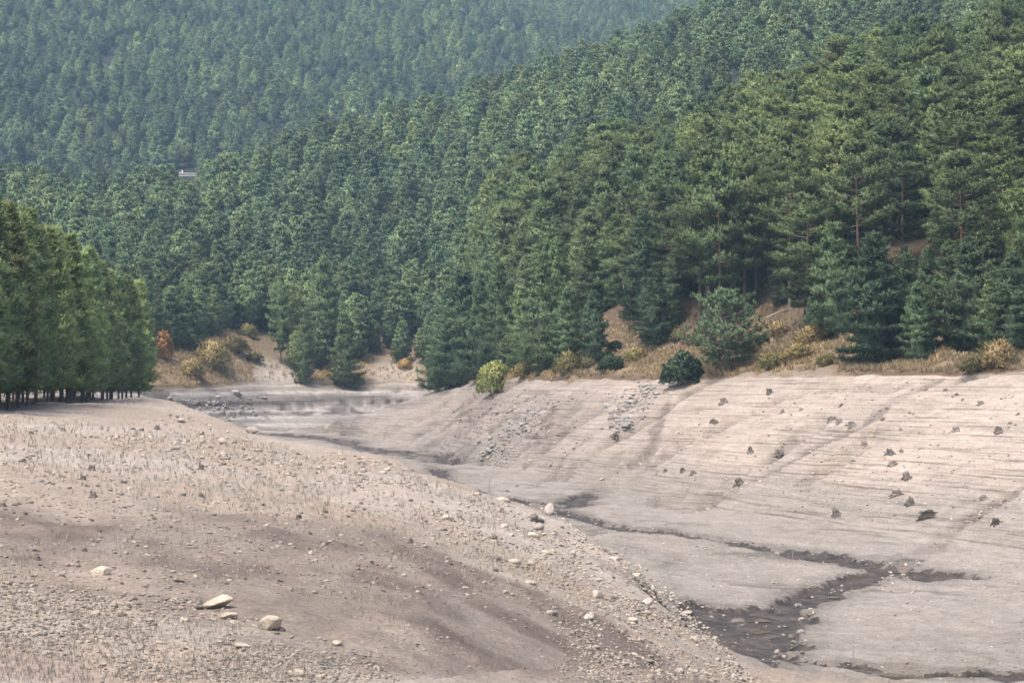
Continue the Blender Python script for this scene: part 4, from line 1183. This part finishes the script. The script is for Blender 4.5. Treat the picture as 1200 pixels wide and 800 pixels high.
for poly, n, (s0, s1) in SCREE:
    for k in range(n):
        p, r_ = rand_in(poly) if random.random() < 0.35 or not CL.get(id(poly)) else near_line(poly)
        x, y, z = hit(p, r_)
        if y < 140 and fbm(np.array([x / 2.2]), np.array([y / 3.5]), 3, 97)[0] + random.gauss(0, 0.12) < 0.44: continue
        s_ = (s0 + (s1 - s0) * random.random() ** 2) * y / FP
        sp_.append((x, y, z + 0.08 * s_)); ss_.append((s_, s_, s_ * random.uniform(0.7, 1.1)))
        sr_.append((random.uniform(-.4, .4), random.uniform(-.4, .4), random.uniform(0, 6.28))); si_.append(random.randrange(8, 11) if poly in (ZST[4][0], ZST[5][0], ZST[6][0]) else random.randrange(8))
for rl in RILLS:
    for k in range(70):
        q = random.randrange(len(rl) - 1); t = random.random()
        x = rl[q][0] + (rl[q + 1][0] - rl[q][0]) * t + random.gauss(0, 0.5); y = rl[q][1] + (rl[q + 1][1] - rl[q][1]) * t + random.gauss(0, 0.5)
        s_ = random.uniform(0.15, 0.6) * random.random() ** 0.5
        sp_.append((x, y, float(gz(x, y)) + 0.1 * s_)); ss_.append((s_, s_, s_ * 0.8)); sr_.append((random.uniform(-.4, .4), random.uniform(-.4, .4), random.uniform(0, 6.28))); si_.append(random.randrange(8))
srcs = [bpy.data.objects.new('scree_source_%02d' % k, m_) for k, m_ in enumerate([make_stone(1400 + q, (1, 0.8, 0.55), M['stone'] if q < 5 else M['stone_pale'] if q < 8 else M['stone_grey'], cuts=6) for q in range(11)])]
gn_scatter('scree', np.array(sp_), np.array(sr_), np.array(ss_), si_, srcs, 'fine scree and gravel strewn over the dry reservoir bed', 'gravel')

# bleached stubble of dead water plants on the near bank
sp_ = []
for k in range(16000):
    p, r_ = rand_in([(-20, 485), (300, 515), (560, 580), (700, 690), (800, 799), (-20, 799)])
    sp_.append(hit(p, r_))
sp_ = np.array(sp_)
m_ = fbm(sp_[:, 0] / 3, sp_[:, 1] / 3, 3, 95) > 0.42
bq = poly_dist(sp_[:, 0], sp_[:, 1], [(p[0], p[1], wd_) for p, wd_ in zip(bpts, bw)])
m_ &= (bq > 0.95) | (rng.random(len(sp_)) < 0.25)
sp_ = sp_[m_]; n = len(sp_); sc_ = rng.uniform(0.5, 1.5, n) * np.clip(sp_[:, 1] / 60, 0.5, 1.6)
gn_scatter('dry_stubble', sp_, np.stack([np.zeros(n), np.zeros(n), rng.uniform(0, 6.28, n)], 1), np.stack([sc_] * 3, 1), rng.integers(0, 3, n),
           [tuft('stubble_tuft_%d' % q, M['stubble'], 5, 0.16, 0.007, 2.2, 950 + q) for q in range(3)], 'bleached dry stubble standing on the near bank', 'stubble')

# ------------------------------------------------------------------ tree stumps left on the drained banks
def make_stump(seed, dark=False):
    rd = random.Random(seed); b = MB()
    n = 10; rings = [(-0.15, 0.52), (0.06, 0.47), (0.20, 0.40), (0.38, 0.35), (0.54, 0.34)]
    vs = []; fs = []; tx, ty = rd.uniform(-.2, .2), rd.uniform(-.2, .2)
    lob = [1 + 0.14 * math.sin(3 * 6.283 * s / n + seed) + rd.uniform(-.10, .10) for s in range(n)]
    for i, (z, r_) in enumerate(rings):
        for s in range(n):
            a = 6.283 * s / n
            zz = z + (rd.choice((-.05, -.03, 0, .03, .05, .22 if s < 3 else -.16)) if i == len(rings) - 1 else rd.uniform(-.02, .02))
            vs.append((r_ * lob[s] * math.cos(a) + tx * z, r_ * lob[s] * math.sin(a) + ty * z, zz))
    for i in range(len(rings) - 1):
        for s in range(n):
            s2 = (s + 1) % n; fs.append((i * n + s, i * n + s2, (i + 1) * n + s2, (i + 1) * n + s))
    vs.append((tx * .5, ty * .5, 0.42)); top = len(vs) - 1
    for s in range(n): fs.append(((len(rings) - 1) * n + s, (len(rings) - 1) * n + (s + 1) % n, top))
    fs.append(tuple(range(n))[::-1])
    b.add(vs, fs)
    stump = b.mesh('stump_body_mesh', M['stump_dark' if dark else 'stump'])
    roots = []; nr = rd.randint(5, 8)
    for k in range(nr):
        a = 6.283 * k / nr + rd.uniform(-.4, .4); L_ = rd.uniform(0.5, 1.0); c = MB(); bend = rd.uniform(-.6, .6); hgt = rd.uniform(0.06, 0.2)
        p = [(0.18 * math.cos(a), 0.18 * math.sin(a), 0.20), (0.42 * math.cos(a), 0.42 * math.sin(a), hgt),
             (0.72 * L_ * math.cos(a + bend * .5), 0.72 * L_ * math.sin(a + bend * .5), hgt * 0.45), (0.95 * L_ * math.cos(a + bend), 0.95 * L_ * math.sin(a + bend), -0.10), (1.05 * L_ * math.cos(a + bend), 1.05 * L_ * math.sin(a + bend), -0.35)]
        w0 = rd.uniform(0.8, 1.3)
        c.tube(p, [0.12 * w0, 0.095 * w0, 0.065 * w0, 0.045 * w0, 0.03], 6)
        m_ = c.mesh('stump_root_mesh', M['stump_dark' if dark else 'stump']); smooth(m_); roots.append(m_)
    return stump, roots
STUMPS = [make_stump(70 + k) for k in range(6)]; STUMPD = [make_stump(80 + k, True) for k in range(3)]
n_st = 0
def place_stump(px, row, wpx, label, group, dark=False, hs=1.0):
    global n_st
    x, y, z = hit(px, row)
    st, roots = (STUMPD[n_st % 3] if dark else STUMPS[n_st % 6]); n_st += 1
    e_ = link('tree_stump', None); s_ = wpx * y / FP / 1.85
    eps = 0.8; gx = (float(gz(x + eps, y)) - float(gz(x - eps, y))) / (2 * eps); gy = (float(gz(x, y + eps)) - float(gz(x, y - eps))) / (2 * eps)
    q = Vector((-gx * 0.7, -gy * 0.7, 1)).normalized().to_track_quat('Z', 'Y')
    e_.rotation_mode = 'QUATERNION'
    from mathutils import Quaternion
    e_.rotation_quaternion = q @ Quaternion((0, 0, 1), random.uniform(0, 6.28))
    e_.location = (x, y, z - 0.03); e_.scale = (s_ * random.uniform(.8, 1.25), s_, s_ * hs * (random.uniform(.65, 1.4) if not dark else 0.7))
    tag(e_, label, 'tree stump', group)
    link('bole', st, e_)
    for r_ in roots: link('root', r_, e_)
    return e_
RB = [  # right bank (px, row of foot, width px)
    (848, 473, 18), (902, 462, 14), (836, 496, 12), (917, 484, 11), (939, 481, 11), (974, 492, 20), (983, 497, 16), (998, 500, 18), (1034, 493, 11), (986, 476, 10),
    (880, 530, 17), (912, 535, 24), (866, 568, 22), (1012, 522, 14), (1043, 532, 18), (1056, 530, 10), (1046, 546, 22), (999, 542, 12), (1062, 562, 22), (1050, 580, 22),
    (980, 604, 20), (1066, 591, 20), (1152, 585, 24), (1120, 505, 17), (1170, 507, 22), (1183, 498, 11), (1193, 487, 9), (1149, 475, 15), (1085, 458, 10), (1108, 458, 9),
    (1121, 464, 9), (1066, 485, 8), (1055, 505, 8), (1128, 470, 7), (800, 553, 12), (812, 556, 14), (780, 553, 10), (720, 512, 14), (576, 535, 10), (516, 533, 10), (534, 513, 8), (606, 570, 9), (646, 547, 7), (640, 480, 7)]
ORD = ['first', 'second', 'third', 'fourth', 'fifth', 'sixth', 'seventh', 'eighth', 'ninth', 'tenth']
def with_order(items, text):
    """items (px, row, width) -> (item, label); look-alikes of one zone are told apart by their order from the left"""
    by = {}
    for it in items: by.setdefault(text(*it), []).append(it)
    out = []
    for lab, its in by.items():
        its.sort()
        for k, it in enumerate(its): out.append((it, lab if len(its) == 1 else '%s, %s from left' % (lab, ORD[min(k, 9)])))
    return out
def rb_text(p, r_, wp):
    size_ = 'small' if wp < 12 else 'medium' if wp < 19 else 'big'
    zone = 'upstream of rock outcrop' if p < 700 else 'left of spreading pine' if p < 830 else 'below golden shrubs' if p < 960 else 'below broad shore pine' if p < 1095 else 'towards right frame edge'
    lvl = 'high' if r_ < 500 else 'midway' if r_ < 555 else 'low'
    return '%s grey stump %s on right bank %s' % (size_, lvl, zone)
for (p, r_, wp), lab in with_order(RB, rb_text):
    place_stump(p, r_, wp, lab, 'stumps on the right bank')
place_stump(1086, 606, 34, 'large dark tangle of stump and roots on the lower right bank', None, True, 0.9)
place_stump(1166, 613, 20, 'compact blackened stump right of the large dark stump', None, True, 1.1)
place_stump(210, 681, 32, 'flat dark stump above the long domed boulder', None, True, 0.55)
LB = [(108, 551, 16), (75, 559, 15), (98, 562, 14), (145, 566, 16), (62, 568, 11), (110, 582, 18), (130, 575, 12), (28, 541, 12), (236, 550, 14), (196, 563, 11), (265, 566, 12), (166, 505, 12), (184, 503, 12),
      (37, 508, 10), (75, 505, 10), (105, 535, 11), (215, 580, 14), (236, 582, 13), (182, 608, 15), (350, 608, 15), (267, 620, 12), (300, 622, 11), (230, 642, 12), (117, 622, 12), (42, 645, 14), (45, 655, 14), (115, 635, 11), (100, 645, 12), (30, 603, 12), (5, 593, 14),
      (325, 603, 13), (448, 692, 13), (436, 660, 11), (481, 635, 13), (308, 592, 9), (345, 590, 9), (530, 545, 9), (502, 705, 9), (262, 545, 12), (300, 550, 12), (285, 527, 9), (352, 565, 10), (415, 575, 10), (405, 640, 9)]
def lb_text(p, r_, wp):
    size_ = 'small' if wp < 12 else 'larger'
    zone = 'before left pine row' if r_ < 530 and p < 200 else 'near far brow' if r_ < 560 else 'above brown silt' if r_ < 595 else 'in upper brown silt' if r_ < 630 else 'in lower brown silt'
    return '%s weathered stump on near bank %s%s' % (size_, zone, '' if p < 200 else ', centre' if p < 340 else ', right')
for (p, r_, wp), lab in with_order(LB, lb_text):
    place_stump(p, r_, wp * 1.15, lab, 'stumps on the near bank', hs=0.95)

# thin dead sticks standing in the mud
for (p, r_, hp, lab) in ((577, 676, 62, 'tall thin dead stick standing in the rubble of the near bank'), (573, 578, 24, 'thin stick in the silt at the head of the lower flat'), (535, 565, 14, 'short stick near the dark upstream pool'),
                         (998, 774, 22, 'thin stick upright beside the lowest channel'), (401, 533, 14, 'short stick on the far brow of the near bank'), (928, 654, 10, 'short stick beside the upper channel')):
    x, y, z = hit(p, r_); h = hp * y / FP; b = MB()
    b.tube([(0, 0, -0.2), (0.02 * h, 0, h * 0.5), (0.05 * h + 0.02, 0.02, h)], [0.0011 * y * 0.25, 0.0010 * y * 0.25, 0.0004 * y * 0.25], 5)
    b.tube([(0.02 * h, 0, h * 0.55), (0.10 * h, 0.03 * h, h * 0.75)], [0.0006 * y * 0.25, 0.0002 * y * 0.25], 4)
    o = link('dead_stick', b.mesh('dead_stick', M['stick']), loc=(x, y, z)); tag(o, lab, 'stick')
# fallen trunks on the slope
for (p, r_, wp, ang, lab) in ((915, 372, 36, 0.55, 'fallen grey trunk lying under the bare stemmed pines'), (1182, 375, 40, 0.3, 'fallen pale branch among pines at the right frame edge')):
    x, y, z = hit(p, r_, 190); L_ = wp * y / FP; b = MB()
    pts = [(-L_ / 2, 0, 0), (0, 0.1, 0.06 * L_), (L_ / 2, 0, 0.02 * L_)]
    b.tube(pts, [0.16, 0.13, 0.07], 6)
    for k in range(4): b.tube([(L_ * (0.05 + 0.1 * k), 0, 0.04 * L_), (L_ * (0.12 + 0.1 * k), 0.2 * (-1) ** k, 0.16 * L_)], [0.045, 0.01], 4)
    o = link('fallen_trunk', b.mesh('fallen_trunk', M['stick']), loc=(x, y, z + 0.5)); o.rotation_euler = (0, -ang * 0.6, 0.1); tag(o, lab, 'fallen trunk')

# ------------------------------------------------------------------ far hut in the woods
hx, hy = ray_xy(219, 850); hzz = float(gz(hx, hy))
hut = link('forest_hut', None, loc=(hx, hy, hzz)); tag(hut, 'small pale hut showing among far pines at upper left', 'hut')
top = (HZ - 204) * hy / FP - hzz
b = MB(); b.box((0, 0, top / 2 - 1.0), (10.5, 6, top + 2.0)); link('wall', b.mesh('wall', M['concrete']), hut)
b = MB(); b.box((0, 0, top + 0.18), (11.2, 6.7, 0.36)); rf = link('roof', b.mesh('roof', M['concrete']), hut)
for k in (-3.6, -2.4):
    b = MB(); b.box((k, -1.5, top + 1.2), (0.55, 0.55, 1.7)); link('chimney', b.mesh('chimney', M['white']), rf)
for k in (-3.2, 0, 3.2):
    b = MB(); b.box((k, -3.0, max(1.3, top - 1.6)), (1.1, 0.12, 1.2)); wn_ = link('window', b.mesh('window', M['dark_glass']), hut)

# ------------------------------------------------------------------ haze
hb = MB(); hb.box((0, 500, 220), (5400, 5400, 520))
hm = bpy.data.materials.new('valley_haze'); hm.use_nodes = True
hn = hm.node_tree.nodes; hl = hm.node_tree.links
hn.remove(hn['Principled BSDF'])
pv = hn.new('ShaderNodeVolumePrincipled'); pv.inputs['Color'].default_value = (0.50, 0.76, 1.0, 1); pv.inputs['Density'].default_value = 0.00017
hl.new(pv.outputs[0], [n for n in hn if n.type == 'OUTPUT_MATERIAL'][0].inputs['Volume'])
hz = link('haze', hb.mesh('haze', hm)); hz['kind'] = 'stuff'
tag(hz, 'thin blue haze filling the valley air', 'haze')
print('pines', n_pines, 'forest', len(ri), 'objects', len(bpy.data.objects))
